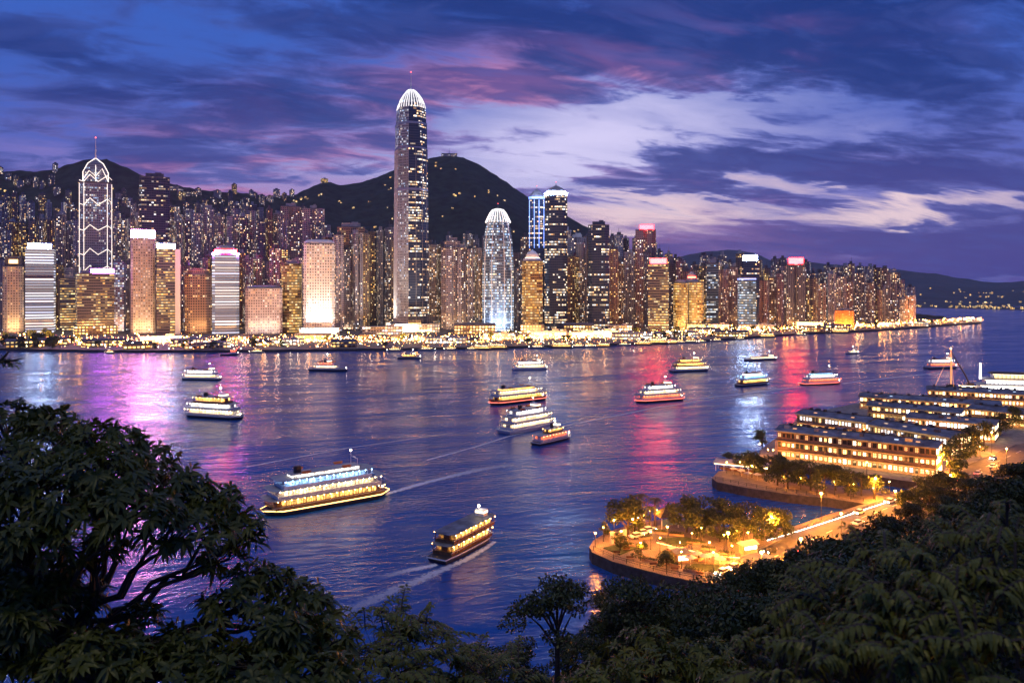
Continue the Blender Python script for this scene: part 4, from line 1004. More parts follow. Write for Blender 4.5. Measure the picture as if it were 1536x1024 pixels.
sail('motor_yacht', 'dark low yacht with a reddish cabin light left of the centre', (464, 556), (522, 557), 9, fb=2.2, decks=[(.15, .75, .8, 2.6, 'glow_warm'), (.25, .62, .6, 2.2, 'glow_red')], group=G, cat='yacht', mast_h=7)
sail('harbour_ferry', 'long orange and yellow lit ferry, farthest of the close central three', (733, 608), (820, 598), 11, L=44, fb=1.9, decks=[(.03, .95, .94, 3.1, 'glow_gold'), (.06, .86, .88, 2.9, 'glow_warm')], group=G, cat='ferry', double=True, top_band='glow_gold', strip='glow_red')
sail('harbour_ferry', 'white-topped ferry in the middle of the close central three', (748, 652), (832, 636), 11, L=36, fb=1.9, decks=three('glow_warm', 'glow_warm', 'glow_white', 2.7), hull='hull_white', group=G, cat='ferry')
sail('tour_boat', 'low red and orange lit boat, nearest of the close central three', (795, 670), (862, 654), 7, L=27, fb=1.5, decks=[(.06, .82, .9, 2.6, 'glow_red'), (.3, .7, .6, 1.9, 'glow_gold')], group=G, mast_h=3)
sail('harbour_ferry', 'small white-lit ferry near the far shore above the central three', (768, 555), (822, 554), 9, fb=1.6, decks=two('glow_warm', 'glow_white', 2.7), hull='hull_white', group=G, cat='ferry')
sail('harbour_ferry', 'white-roofed ferry with red hull stripe right of the central three', (955, 604), (1024, 599), 10, L=36, fb=1.8, decks=three('glow_red', 'glow_warm', 'glow_white', 2.6), group=G, cat='ferry', strip='glow_red', double=True)
sail('harbour_ferry', 'yellow-lit ferry on the rose reflection below the golden twin block', (1006, 558), (1063, 556), 10, fb=1.7, decks=three('glow_warm', 'glow_gold', 'glow_gold', 2.7), group=G, cat='ferry')
sail('harbour_ferry', 'ferry with gold lower and bluish upper deck, left one of the right-hand pair', (1102, 580), (1156, 575), 9, L=32, fb=1.6, decks=two('glow_gold', 'glow_blue', 2.8), group=G, cat='ferry', top_band='glow_white')
sail('harbour_ferry', 'ferry with red-white hull band and bluish roof, right one of the right-hand pair', (1202, 578), (1262, 575), 9, L=35, fb=1.7, decks=two('glow_red', 'glow_white', 2.7), group=G, cat='ferry', top_band='glow_blue', strip='glow_red')
sail('flat_barge', 'dark flat barge crossing the rose reflection on the right', (1118, 541), (1166, 539), 9, fb=1.6, decks=[(.1, .9, .7, 1.3, 'glow_warm')], group=G, cat='barge', funnel=False)
sail('harbour_ferry', 'red and white lit ferry left of the tall-masted ship', (1388, 553), (1436, 552), 9, fb=1.7, decks=two('glow_red', 'glow_white', 2.9), group=G, cat='ferry')
sail('work_boat', 'small dark boat under the violet glare close to the left shore', (330, 533), (358, 532), 7, fb=1.8, decks=[(.55, .85, .7, 3.4, 'sign_violet' if False else 'glow_red')], group=G, funnel=False)
sail('work_boat', 'small reddish-lit boat close to shore below the tallest skyscraper', (596, 538), (632, 538), 7, fb=1.8, decks=[(.2, .8, .8, 2.4, 'glow_gold')], group=G)
sail('work_boat', 'tiny dark launch far out right of the rose glare', (1270, 531), (1288, 530.5), 5, fb=1.4, decks=[(.3, .7, .7, 1.6, 'glow_warm')], group=G, funnel=False)

# moored craft along the far quay
yp = boat('moored_yacht', 'x', 27, 7, 2.2, [(.15, .8, .8, 2.4, 'glow_warm'), (.28, .68, .6, 2.0, 'glow_gold')], hull='hull_grey', trim='hull_grey', roofm='roof', cat='yacht', group='craft moored along the far quay', mast_h=8)
fp_ = boat('moored_ferry', 'x', 40, 10, 2.2, two('glow_gold', 'glow_warm', 3.0), hull='hull_dark', trim='hull_grey', roofm='roof', cat='ferry', group='craft moored along the far quay', mast_h=5)
moor = Kind([yp, fp_]); mc = {}
for px in [165, 385, 592, 640, 676, 707, 722, 745, 806, 842, 868, 884, 905, 936, 965, 986, 1004, 1020, 1037, 1052, 1075, 1110, 1150, 1200, 1260]:
    i = R.choice([0, 0, 1]); Y = shore_y(px) - R.uniform(8, 16)
    k = max((j for j, (lx, _) in enumerate(SHORT) if lx <= px), default=0); key = (i, k); mc[key] = mc.get(key, 0) + 1
    moor.put(i, ((px - CX) / F * Y, Y, 0), R.choice([0, pi]) + R.uniform(-.12, .12), R.uniform(.45, .8), f"{['grey yacht', 'dark ferry'][i]} moored at the far quay, {ORD[mc[key] - 1]} right of {SHORT[k][1]}")

# tall-masted ship off the far pier, right
a = on_water(1436, 586); root = thing('sailing_ship', a, 'tall-masted sailing ship with amber-lit mast and stays near the white pier', 'ship', None, radians(-14))
P = hull_secs(30, 7, 2, .4)
P = [(-x, -y) for x, y in P]
b = MB(); b.loft(P, [(-.5, .86, .6), (.6, .94, .9), (2.3, 1.04, 1.0)], 0, None); b.loft(P, [(2.3, 1.04, 1), (2.32, 1, .95)], 0, 0); hu = b.build('hull', M['hull_dark'], root)
b = MB(); b.loft(P, [(1.9, 1.035, 1.02), (2.35, 1.045, 1.03)], 0, None, bottom=True); b.build('rubbing_strake', M['glow_red'], hu)
b = MB(); b.box((6, 0, 3.3), (9, 4.6, 2)); b.box((8, 0, 5.0), (4, 3.6, 1.4)); dh = b.build('deck_house', M['wood'], root)
b = MB(); b.box((6, 0, 3.6), (9.05, 4.65, .8)); b.build('window', M['glow_warm'], dh)
b = MB(); b.tube([(-4, 0, 2), (-4, 0, 18), (-4, 0, 29)], [.55, .45, .3], 7); m_ = b.build('mast', mat('amber_glow_spar', (.6, .3, .1), .5, emit=(1, .40, .12), es=1.1, sample=False), root)  # mast glows by itself in place of amber light falling on it
b = MB(); b.tube([(-4, 0, 27), (4.5, 0, 12), (8, 0, 4)], [.3, .55, .5], 6); b.build('stay', M['wood'], m_)
b = MB(); b.tube([(-4, 0, 27), (-14, 0, 3)], .08, 4); b.tube([(-4, 0, 26), (-3, 2.8, 2.5)], .08, 4); b.tube([(-4, 0, 26), (-3, -2.8, 2.5)], .08, 4); b.tube([(-4, 0, 27.2), (4.6, 0, 12.2), (8, 0, 4.2)], .22, 5); b.build('lit_rigging', mat('amber_rope_light', (.6, .3, .1), .5, emit=(1, .42, .12), es=1.6, sample=False), m_)
b = MB(); b.ball((-4, 0, 29.2), .4, 0, 6, 4); b.build('mast_light', M['lamp_orange'], m_)
b = MB(); b.loft(fpoly('box', 7, 5), [(2.4, 1, 1), (4.6, .55, .6)], 0, 0, off=(-4, 0)); b.build('furled_sail', M['dark_metal'], root)
# white floodlit pier building behind it, at the right edge
root = thing('floating_restaurant', ground(1518, 588, 1.0), 'glaring white floodlit floating restaurant with tiered roofs at the right edge', 'floating restaurant', None, radians(-16))
b = MB(); b.loft(hull_secs(46, 15, 2, .2), [(-1.5, .97, .9), (1.6, 1, 1)], 0, 0); b.build('hull', M['hull_white'], root)
for i, (w, d, z, g) in enumerate(((40, 12, 1.62, 'glow_white'), (34, 10, 5.4, 'glow_white'), (24, 8, 9.2, 'glow_gold'))):
    b = MB(); b.box((0, 0, z + 1.5), (w, d, 3.0)); fl = b.build('storey', M['white_paint'], root)
    b = MB()
    for k in range(int(w / 2.4)): b.box((-w / 2 + 1.4 + k * 2.4, -d / 2 - .03, z + 1.6), (1.7, .1, 1.9))
    b.build('window_row', M[g], fl)
    b = MB(); b.loft(fpoly('box', w + 3, d + 3), [(z + 3.02, 1, 1), (z + 3.2, 1, 1), (z + 4.2, .86, .55)], 0, 0, bottom=True); rf = b.build('roof', M['thatch' if i == 2 else 'roof_light'], fl)
    b = MB(); b.box((0, -d / 2 - 1.4, z + 3.0), (w + 2, .2, .3)); b.build('eave_lights', M['glow_warm'], rf)
b = MB(); b.tube([(-19, 0, 8.5), (-19, 0, 19)], [.8, .5], 6); b.build('lit_pylon', M['glow_white'], root)
b = MB(); b.loft(fpoly('box', 5, 5), [(13.4, 1, 1), (15.5, .9, .9), (19, .1, .1)], 0, 0, off=(12, 0)); b.build('cupola', M['glow_gold'], root)

# wakes: thin foam lying on the water
def foam_mat():
    m = bpy.data.materials.new('wake_foam'); m.use_nodes = True; t = NT(m.node_tree)
    uv = t.n('ShaderNodeUVMap'); sp = t.n('ShaderNodeSeparateXYZ'); t.l(uv.outputs[0], sp.inputs[0])
    tc = t.n('ShaderNodeTexCoord'); n1 = t.noise(tc.outputs['Object'], .7, 6, .65, 1.2)
    edge = t.m('SUBTRACT', 1.0, t.m('ABSOLUTE', t.m('MULTIPLY_ADD', sp.outputs[0], 2.0, -1.0)))
    fade = t.m('SUBTRACT', 1.0, sp.outputs[1])
    al = t.m('MULTIPLY', t.ss(t.m('ADD', n1, t.m('MULTIPLY', edge, .42)), .55, .86), t.m('MULTIPLY', t.m('POWER', fade, .8), t.ss(edge, 0, .5)), clamp=True)
    b = t.n('ShaderNodeBsdfPrincipled'); b.inputs['Base Color'].default_value = (.85, .86, .9, 1); b.inputs['Roughness'].default_value = .7
    o = t.n('ShaderNodeOutputMaterial'); t.l(b.outputs[0], o.inputs[0]); t.l(al, b.inputs['Alpha']); return m
M['foam'] = foam_mat()
def wake(pts, w0, w1, lab):
    P = [on_water(*p) for p in pts]; b = MB(); n = len(P); V = []
    L = [0.0]
    for i in range(1, n): L.append(L[-1] + (P[i] - P[i - 1]).length)
    for i, p in enumerate(P):
        d = (P[min(i + 1, n - 1)] - P[max(i - 1, 0)]).normalized(); s = Vector((-d.y, d.x, 0)); f = L[i] / L[-1]; w = w0 + (w1 - w0) * f
        V.append((p - s * w / 2, p + s * w / 2, f))
    for (a, c, f), (a2, c2, f2) in zip(V, V[1:]):
        b.face([(a.x, a.y, .05), (c.x, c.y, .05), (c2.x, c2.y, .05), (a2.x, a2.y, .05)], 0, [(0, f), (1, f), (1, f2), (0, f2)])
    tag(b.build('wake_foam', M['foam']), kind='stuff')
wake([(742, 812), (704, 836), (645, 862), (580, 890), (520, 916), (460, 946)], 2.6, 9, 'w')
wake([(655, 846), (630, 852), (600, 858), (560, 868)], 4, 6, 'w')
wake([(576, 742), (630, 726), (720, 704), (820, 690)], 4, 12, 'w')
wake([(640, 690), (720, 668), (760, 655), (840, 636), (960, 606)], 2.0, 3.0, 'w')
wake([(840, 640), (900, 628), (980, 612), (1060, 600), (1200, 580)], 2.0, 5, 'w')
wake([(1025, 600), (1100, 592), (1200, 580), (1290, 574)], 3, 7, 'w')
wake([(370, 700), (520, 672), (640, 655), (740, 640)], 2.0, 4, 'w')
wake([(1265, 575), (1340, 566), (1440, 556)], 3, 7, 'w')
wake([(1434, 586), (1390, 591), (1340, 597)], 3, 6, 'w')
# ---------------------------------------------------------------- near shore: quays, park, road
def gpoly(pts, z=3.0): return [tuple(ground(px, py, z)[:2]) for px, py in pts]
def slab(name, pts, z0, z1, mats, z=3.0):
    P = gpoly(pts, z)
    ar = sum(a[0] * b[1] - b[0] * a[1] for a, b in zip(P, P[1:] + P[:1]))
    if ar < 0: P.reverse()
    b = MB(); b.loft(P, [(z0, 1, 1), (z1, 1, 1)], 1, 0)
    return tag(b.build(name, mats), kind='structure')
PARK = [(884, 820), (888, 828), (920, 842), (960, 853), (1000, 863), (1040, 871), (1080, 876), (1125, 870), (1180, 850), (1240, 830), (1330, 800), (1420, 752), (1500, 712), (1560, 690), (1560, 656), (1500, 676), (1440, 702), (1385, 726), (1340, 744), (1290, 757), (1240, 772), (1190, 789), (1140, 795), (1090, 790), (1040, 783), (990, 779), (945, 786), (912, 797), (890, 810)]
slab('park_quay', PARK, -2, 3.0, [M['paving'], M['seawall']])
PIER = [(1068, 716), (1078, 706), (1110, 703), (1150, 708), (1200, 718), (1250, 727), (1300, 734), (1345, 737), (1350, 748), (1300, 755), (1240, 746), (1180, 740), (1120, 731), (1075, 722)]
slab('pier_quay', PIER, -2, 2.9, [M['paving'], M['seawall']])
WH = [(1137, 681), (1140, 675), (1165, 655), (1185, 640), (1200, 622), (1290, 603), (1400, 592), (1600, 590), (1660, 640), (1600, 672), (1500, 690), (1440, 712), (1412, 726), (1388, 724), (1310, 713), (1230, 702), (1158, 692)]
slab('wharf_deck', WH, -2, 2.8, [M['concrete'], M['seawall']])
# roadway along the foot of the hill
ROAD = [(1085, 870), (1130, 850), (1180, 826), (1230, 803), (1300, 773), (1360, 751), (1440, 717), (1500, 690), (1560, 663)]
def road_sheet(name, off0, off1, z, m, dash=None):
    b = MB(); P = [ground(*p) for p in ROAD]; fine = []
    for p, q in zip(P, P[1:]):
        for i in range(8): fine.append(p.lerp(q, i / 8))
    prev = None
    for i in range(len(fine) - 1):
        d = (fine[i + 1] - fine[i]).normalized(); s = Vector((d.y, -d.x, 0))
        a = fine[i] + s * off0; c = fine[i] + s * off1
        if prev and (dash is None or i % 2 == 0): b.face([(prev[1].x, prev[1].y, z), (c.x, c.y, z), (a.x, a.y, z), (prev[0].x, prev[0].y, z)])
        prev = (a, c)
    return b.build(name, m), fine
ro, RF = road_sheet('road', -5.5, 5.5, 3.006, M['asphalt']); tag(ro, kind='structure')
ro, _ = road_sheet('road_markings', -.12, .12, 3.012, M['lane'], True); tag(ro, kind='structure')
b = MB()
for o0, o1 in ((-5.9, -5.5), (5.5, 5.9)):
    for i in range(len(RF) - 2):
        d = (RF[i + 1] - RF[i]).normalized(); s = Vector((d.y, -d.x, 0)); d2 = (RF[i + 2] - RF[i + 1]).normalized(); s2 = Vector((d2.y, -d2.x, 0))
        A, B_, C_, D_ = RF[i] + s * o0, RF[i] + s * o1, RF[i + 1] + s2 * o1, RF[i + 1] + s2 * o0
        for (u, v) in ((A, D_), (C_, B_)): b.face([(u.x, u.y, 3.0), (v.x, v.y, 3.0), (v.x, v.y, 3.14), (u.x, u.y, 3.14)])
        b.face([(A.x, A.y, 3.14), (B_.x, B_.y, 3.14), (C_.x, C_.y, 3.14), (D_.x, D_.y, 3.14)])
tag(b.build('kerb', M['concrete']), kind='structure')
def rail(name, label, pts, hh=1.1, post=3.0, m='dark_metal', zb=3.0, strip=None, closed=False):
    P = [ground(px, py, zb) for px, py in pts]; root = thing(name, P[0], label, 'railing'); O = P[0]
    a = MB(); c = MB()
    for p, q in zip(P, P[1:]):
        n = max(1, int((q - p).length / post))
        for i in range(n + 1):
            v = p.lerp(q, i / n) - O; a.box((v.x, v.y, hh / 2 - .05), (.14, .14, hh + .1))
        for z in (hh, hh * .55): c.tube([tuple(p - O + Vector((0, 0, z))), tuple(q - O + Vector((0, 0, z)))], .05, 4)
    a.build('posts', M[m], root)['kind'] = 'stuff'; c.build('rails', M[m], root)
    if strip:
        s = MB()
        for p, q in zip(P, P[1:]): s.tube([tuple(p - O + Vector((0, 0, hh * .3))), tuple(q - O + Vector((0, 0, hh * .3)))], .12, 4)
        s.build('light_strip', M[strip], root)
    return root
rail('quay_railing', 'dark railing along the seaward edge of the lit park quay', [(890, 825), (920, 839), (960, 850.5), (1000, 860.5), (1040, 868.5), (1076, 873.5)])
rail('quay_railing', 'railing with a bright pink-white light line along the causeway edge', [(1150, 812), (1200, 797), (1250, 781), (1310, 761), (1356, 746)], strip='glow_white')
rail('quay_railing', 'thin railing along the outer edge of the tree-lined pier', [(1073, 719), (1120, 729), (1180, 738), (1240, 744), (1295, 752)], zb=2.9)
rail('quay_railing', 'low terrace railing across the middle of the park', [(985, 815), (1030, 826), (1075, 836), (1110, 838)], strip='glow_gold')
# planting beds and lawn in the park
b = MB()
for pts in ([(905, 822), (930, 816), (955, 822), (930, 832)], [(985, 808), (1030, 806), (1060, 814), (1010, 818)], [(1040, 846), (1085, 848), (1075, 858), (1030, 854)], [(1000, 826), (1035, 834), (1020, 842), (985, 836)]):
    P = gpoly(pts); ar = sum(a[0] * q[1] - q[0] * a[1] for a, q in zip(P, P[1:] + P[:1]))
    if ar < 0: P.reverse()
    b.loft(P, [(3.0, 1, 1), (3.22, 1, 1)], 0, 0)
tag(b.build('lawn', mat('lawn', (.05, .07, .02), .9, var=.4, vs=1)), kind='structure')

# lamps with their own light
def lit_lamp(px, py, label, m='lamp_orange', col=(1, .31, .03), W=1500, hh=5.0, r=.19, z=3.0, name='park_lamp', group='lamps in the lit park'):
    p = ground(px, py, z); root = thing(name, p, label, 'lamp', group); hh *= R.uniform(.78, 1.12); r *= R.uniform(.8, 1.2); W *= R.uniform(.6, 1.4)
    b = MB(); b.tube([(0, 0, 0), (0, 0, .5), (0, 0, hh)], [.16, .09, .06], 6); b.build('post', M['dark_metal'], root)
    b = MB(); b.ball((0, 0, hh + r), r, 0, 8, 5); b.build('lamp_globe', M[m], root)
    b = MB(); b.loft(fpoly('round', .7, .7), [(hh + 2 * r, 1, 1), (hh + 2 * r + .14, .3, .3)], 0, 0, bottom=True); b.build('lamp_cap', M['dark_metal'], root)
    ld = bpy.data.lights.new('lamp_light', 'POINT'); ld.energy = W; ld.color = col; ld.shadow_soft_size = .3
    o = bpy.data.objects.new('lamp_light', ld); COL.objects.link(o); o.parent = root; o.location = (0, -.75, hh - .1)
    return root
PL = [(893, 820), (905, 812), (921, 806), (932, 822), (949, 806), (957, 797), (966, 793), (975, 790), (985, 788), (961, 840), (976, 824), (990, 832), (1001, 818), (1020, 838), (1022, 852), (1038, 826), (1052, 812), (1064, 838), (1070, 856), (1086, 826), (1098, 846), (1105, 816), (1122, 824), (1130, 808)]
for i, (px, py) in enumerate(PL):
    lit_lamp(px, py, 'globe lamp with an orange glow standing in the park on the quay', W=1900 if i % 3 else 2900, hh=4.4)
for i, (px, py) in enumerate([(1090, 709), (1110, 712), (1128, 716), (1150, 722), (1176, 730), (1201, 734), (1226, 738), (1252, 742), (1280, 745), (1310, 748), (1334, 742)]):
    lit_lamp(px, py, 'orange globe lamp between the trees on the pier', W=1900, hh=4.2, z=2.9, group='lamps on the pier')
RL = 0
for i in range(3, len(RF) - 3, 5):
    d = (RF[i + 1] - RF[i]).normalized(); s = Vector((d.y, -d.x, 0)); p = RF[i] + s * (-7 if (i // 5) % 2 else 7)
    q = (CX + p.x / p.y * F, HY + (H - 3) / p.y * F)
    lit_lamp(q[0], q[1], 'tall orange street lamp beside the road at the foot of the hill', W=28000, hh=7.5, r=.32, name='street_lamp', group='street lamps on the near road', col=(1, .31, .03))
for i, (px, py) in enumerate([(1140, 682), (1152, 690), (1160, 692), (1300, 712), (1390, 724), (1420, 712), (1436, 700), (1432, 690), (1296, 660), (1180, 662), (1470, 684)]):
    lit_lamp(px, py, 'orange globe lamp on the wharf deck beside the sheds', W=2600, hh=4.6, z=2.8, group='lamps on the wharf deck')

# cars
def car_proto(body, label):
    root = thing('parked_car', (0, 0, 0), label, 'car', 'cars on the near road')
    b = MB(); b.loft([(x, -y) for x, y in []] or fpoly('cham', 4.4, 1.8, .16), [(.32, .97, .94), (.55, 1, 1), (.86, .99, .97), (.92, .95, .90)], 0, 0, bottom=True); bo = b.build('body', M[body], root)
    b = MB(); b.loft(fpoly('cham', 2.5, 1.6, .12), [(.92, 1, 1), (1.42, .74, .86)], 0, 0, off=(-.2, 0)); b.build('cabin_glass', M['dark_metal'], bo)
    b = MB(); b.loft(fpoly('cham', 1.86, 1.38, .12), [(1.42, 1, 1), (1.47, .9, .9)], 0, 0, off=(-.2, 0)); b.build('car_roof', M[body], bo)
    for x in (-1.35, 1.35):
        for y in (-.82, .82):
            b = MB(); b.tube([(x, y - .1, .32), (x, y + .1, .32)], .32, 10); b.build('wheel', M['dark_metal'], root)
    for y in (-.6, .6):
        b = MB(); b.ball((2.18, y, .66), .17, 0, 6, 4); b.build('headlight', M['lamp_white'], root)
        b = MB(); b.box((-2.19, y, .72), (.08, .4, .2)); b.build('taillight', M['lamp_red'], root)
    return root
cars = Kind([car_proto('white_paint', 'x'), car_proto('dark_metal', 'x'), car_proto('glow_red' if False else 'hull_white', 'x')])
k = 0
for i in range(2, len(RF) - 2, 3):
    if R.random() < .25: continue
    d = (RF[i + 1] - RF[i]).normalized(); s = Vector((d.y, -d.x, 0)); side = R.choice([-1, 1]); p = RF[i] + s * (2.4 * side); n = R.randrange(3)
    cars.put(n, (p.x, p.y, 3.0), atan2(d.y, d.x) + (0 if side > 0 else pi), 1.0, f"{['white', 'dark', 'grey'][n]} car on the near road, {ORD[min(k, 11)] if k < 12 else ORD[k - 12] + ' past the bend'} from the park end")
    k += 1
for j, (px, py, a) in enumerate([(955, 806, .5), (964, 801, .5), (973, 797, .5)]):
    p = ground(px, py); cars.put(0, (p.x, p.y, 3.0), a, 1, f"white car parked by the palms in the lit park, {ORD[j]} from the seaward tip", 'cars parked by the palms')

# palms at the tip of the park
def palm(px, py, hh, label, seed):
    rng = random.Random(seed); root = thing('palm_tree', ground(px, py), label, 'palm tree', 'palms in the park')
    b = MB(); lx, ly = rng.uniform(-.8, .8), rng.uniform(-.8, .8); b.tube([(0, 0, -.2), (lx * .3, ly * .3, hh * .5), (lx, ly, hh)], [.30, .22, .17], 7); b.build('trunk', M['bark'], root)
    c = MB()
    for i in range(17):
        a = 2 * pi * i / 17 + rng.uniform(-.15, .15); L = rng.uniform(2.2, 3.0); up = rng.uniform(.0, 1.3)
        spine = []
        for k in range(6):
            f = k / 5; spine.append(Vector((lx + cos(a) * L * f, ly + sin(a) * L * f, hh + up * f - 2.1 * f * f)))
        sd = Vector((-sin(a), cos(a), 0))
        for k in range(5):
            p, q = spine[k], spine[k + 1]
            for s in (-1, 1):
                for m2 in range(3):
                    g = p.lerp(q, m2 / 3); g2 = p.lerp(q, m2 / 3 + .26); tp = g.lerp(q, .8) + sd * s * (.75 - .5 * abs(k / 4 - .4)) + Vector((0, 0, -.35))
                    c.face([g, g2, tp])
    c.build('fronds', M['leaf_park'], root); return root
palm(963, 791, 9.5, 'tallest palm in the lit park, near the seaward tip', 3)
palm(982, 788, 7.8, 'second palm of the lit park, just right of the tallest one', 5)
palm(974, 793, 6.2, 'short palm between the two taller park palms', 6)
palm(1000, 846, 3.4, 'lone small palm by the seaward railing of the park', 9)
# sun-canopy by the palms, kiosk, clock pillar
root = thing('canopy', ground(1000, 789), 'peaked dark canopy over a blue awning behind the park palms', 'canopy', None, .3)
b = MB()
for x in (-2.6, 2.6):
    for y in (-2, 2): b.tube([(x, y, 0), (x, y, 3.2)], .1, 5)
b.build('post', M['white_paint'], root); b = MB(); b.loft(fpoly('box', 6.4, 5), [(3.2, 1, 1), (3.4, .98, .98), (5.6, .12, .12)], 0, 0, bottom=True); b.build('canopy_roof', M['thatch'], root)
b = MB(); b.box((0, -2.1, 1.9), (5.0, .2, 1.8)); b.build('awning', M['canvas_blue'], root)
root = thing('kiosk', ground(1022, 843), 'small glowing kiosk near the seaward railing in the park', 'kiosk', None, .2)
b = MB(); b.box((0, 0, 1.3), (3.4, 2.6, 2.6)); w_ = b.build('wall', M['brick'], root); b = MB(); b.box((0, -1.33, 1.5), (2.6, .08, 1.2)); b.build('window', M['glow_warm'], w_)
b = MB(); b.loft(fpoly('box', 4.4, 3.6), [(2.62, 1, 1), (2.8, 1, 1), (3.7, .5, .2)], 0, 0, bottom=True); b.build('roof', M['roof_slate'], root)
root = thing('gate_pillar', ground(918, 815), 'pale lit stone gate wall beside the round tree at the park tip', 'gate', None, .5)
b = MB(); b.box((0, 0, 1.6), (.8, .8, 3.2)); b.box((4.2, 0, 1.6), (.8, .8, 3.2)); b.build('pillar', M['stone_fin'], root); b = MB(); b.box((2.1, 0, 2.6), (3.4, .5, .5)); b.build('lintel', M['stone_fin'], root)
bench = thing('park_bench', (0, 0, 0), 'wooden park bench facing the water on the lit park quay', 'bench', 'benches in the lit park')
b = MB(); b.box((0, 0, .45), (1.8, .5, .07)); b.build('seat', M['wood'], bench); b = MB(); b.box((0, .24, .8), (1.8, .06, .45)); b.build('backrest', M['wood'], bench)
for x in (-.8, .8):
    b = MB(); b.box((x, 0, .21), (.08, .45, .42)); b.build('leg', M['dark_metal'], bench)
bk = Kind([bench])
for px, py in [(925, 832), (945, 840), (980, 850), (1012, 857), (1050, 864), (940, 826), (1005, 828), (1050, 832), (1090, 838)]: bk.put(0, ground(px, py), R.uniform(-.4, .2))
umb = thing('parasol_table', (0, 0, 0), 'round table under a pale parasol on the lit park terrace', 'parasol table', 'parasol tables on the park terrace')
b = MB(); b.tube([(0, 0, 0), (0, 0, 2.6)], .05, 5); b.build('pole', M['white_paint'], umb); b = MB(); b.loft(fpoly('round', 2.8, 2.8), [(2.1, 1, 1), (2.7, .05, .05)], 0, 0); b.build('parasol', M['roof_light'], umb)
b = MB(); b.loft(fpoly('round', 1.1, 1.1), [(.70, 1, 1), (.76, 1, 1)], 0, 0, bottom=True); b.build('tabletop', M['wood'], umb)
uk = Kind([umb])
for px, py in [(1046, 842), (1058, 846), (1070, 844), (1080, 850), (1036, 848), (1010, 834), (1112, 714), (1122, 718), (1136, 720), (1100, 711), (1146, 708)]: uk.put(0, ground(px, py), R.uniform(0, 3))
for o in list(SC.objects)[-40:]:
    if o.name.startswith('parasol_table') and o.location.y > 270: o['label'] = 'round table under a pale parasol near the end of the tree-lined pier'; o['group'] = 'parasol tables on the pier'

rngh = np.random.default_rng(77)
hd = thing('hedge', (0, 0, 0), 'low clipped hedge in a stone box on the lit park quay', 'hedge', 'clipped hedges in the park')
b = MB(); b.box((0, 0, .3), (4.4, 1.2, .6)); b.build('planter_box', M['brick'], hd)
P_ = rngh.uniform((-2.1, -.5, .55), (2.1, .5, 1.2), (420, 3)); V_, Q_ = leaf_quads(rngh, P_, np.tile([0, 0, 1.0], (420, 1)), .3, .2); np_mesh('foliage', V_, Q_, M['leaf_park'], hd)
hk = Kind([hd])
for px, py, a in [(930, 812, .5), (941, 819, .2), (968, 808, .4), (990, 800, -.3), (1015, 803, -.3), (1040, 815, -.4), (1062, 824, -.4), (1090, 832, -.4), (975, 842, -.5), (1010, 848, -.5), (1040, 858, -.5), (1075, 862, -.5), (1025, 822, .9), (1050, 838, .9), (1100, 852, -.4)]: hk.put(0, ground(px, py), a, R.uniform(.7, 1.1))
# trees in the park and on the pier
park = Kind([tree_proto('park_tree', 'x', None, 40 + i, 7.6, 4.3, 13, 34, .55, .34, 'leaf_park', base=.34) for i in range(4)])
pk = [(930, 826, .62, 'round clipped tree near the seaward tip of the park'), (961, 838, .55, 'small round tree on the bright park terrace'), (941, 803, 1.35, 'tall leafy tree left of the palms at the park tip'), (952, 799, 1.1, 'shorter leafy tree tucked beside the palms'), (906, 804, .5, 'low bush-like tree on the outermost corner of the park'), (1000, 853, .5, 'small dark tree by the kiosk on the park edge'),
      (1030, 798, 1.25, 'first of the dark trees along the back edge of the park'), (1045, 806, 1.0, 'second of the dark trees along the back edge of the park'), (1055, 793, 1.2, 'third of the dark trees along the back edge of the park'), (1068, 800, .9, 'fourth of the dark trees along the back edge of the park'), (1086, 797, 1.2, 'fifth of the dark trees along the back edge of the park'), (1104, 806, 1.1, 'sixth of the dark trees along the back edge of the park'),
      (1120, 798, 1.1, 'seventh of the dark trees along the back edge of the park'), (1142, 810, 1.15, 'first amber-lit tree where the park meets the causeway'), (1160, 806, 1.05, 'second amber-lit tree where the park meets the causeway'), (1178, 806, 1.0, 'third amber-lit tree where the park meets the causeway'), (1080, 812, .9, 'low tree standing inside the park before the back row'), (1115, 818, .95, 'tree over the bright stall at the park entrance'),
      (1118, 704, 1.0, 'first tree on the pier from its seaward end'), (1132, 707, 1.1, 'second tree on the pier from its seaward end'), (1150, 710, 1.0, 'third tree on the pier from its seaward end'), (1166, 722, 1.35, 'fourth tree on the pier from its seaward end'), (1182, 727, 1.2, 'fifth tree on the pier from its seaward end'), (1198, 722, 1.15, 'sixth tree on the pier from its seaward end'), (1216, 730, 1.3, 'seventh tree on the pier from its seaward end'), (1236, 733, 1.2, 'eighth tree on the pier from its seaward end'), (1254, 730, 1.1, 'ninth tree on the pier from its seaward end'), (1272, 738, 1.15, 'tenth tree on the pier from its seaward end'), (1292, 738, 1.0, 'eleventh tree on the pier from its seaward end'), (1312, 742, 1.0, 'twelfth tree on the pier from its seaward end'),
      (1093, 701, .75, 'dark bushy tree leaning over the tip of the pier'), (1143, 668, .9, 'lone dark tree at the seaward corner of the wharf'), (1440, 694, 1.5, 'dark tree at the landward end of the brown wharf shed'), (1455, 680, 1.4, 'second dark tree at the landward end of the wharf'), (1476, 668, 1.3, 'third dark tree at the landward end of the wharf'), (1500, 652, 1.3, 'fourth dark tree at the landward end of the wharf'), (1425, 712, 1.5, 'dark tree in front of the shed end wall by the road'), (1520, 640, 1.3, 'dark tree near the right edge above the lit road')]
for i, (px, py, s, lab) in enumerate(pk): park.put(i, ground(px, py + (5 if 1100 < px < 1330 and 695 < py < 750 else 0)), R.uniform(0, 6), s * 1.05, lab, 'trees in the park and on the quays')

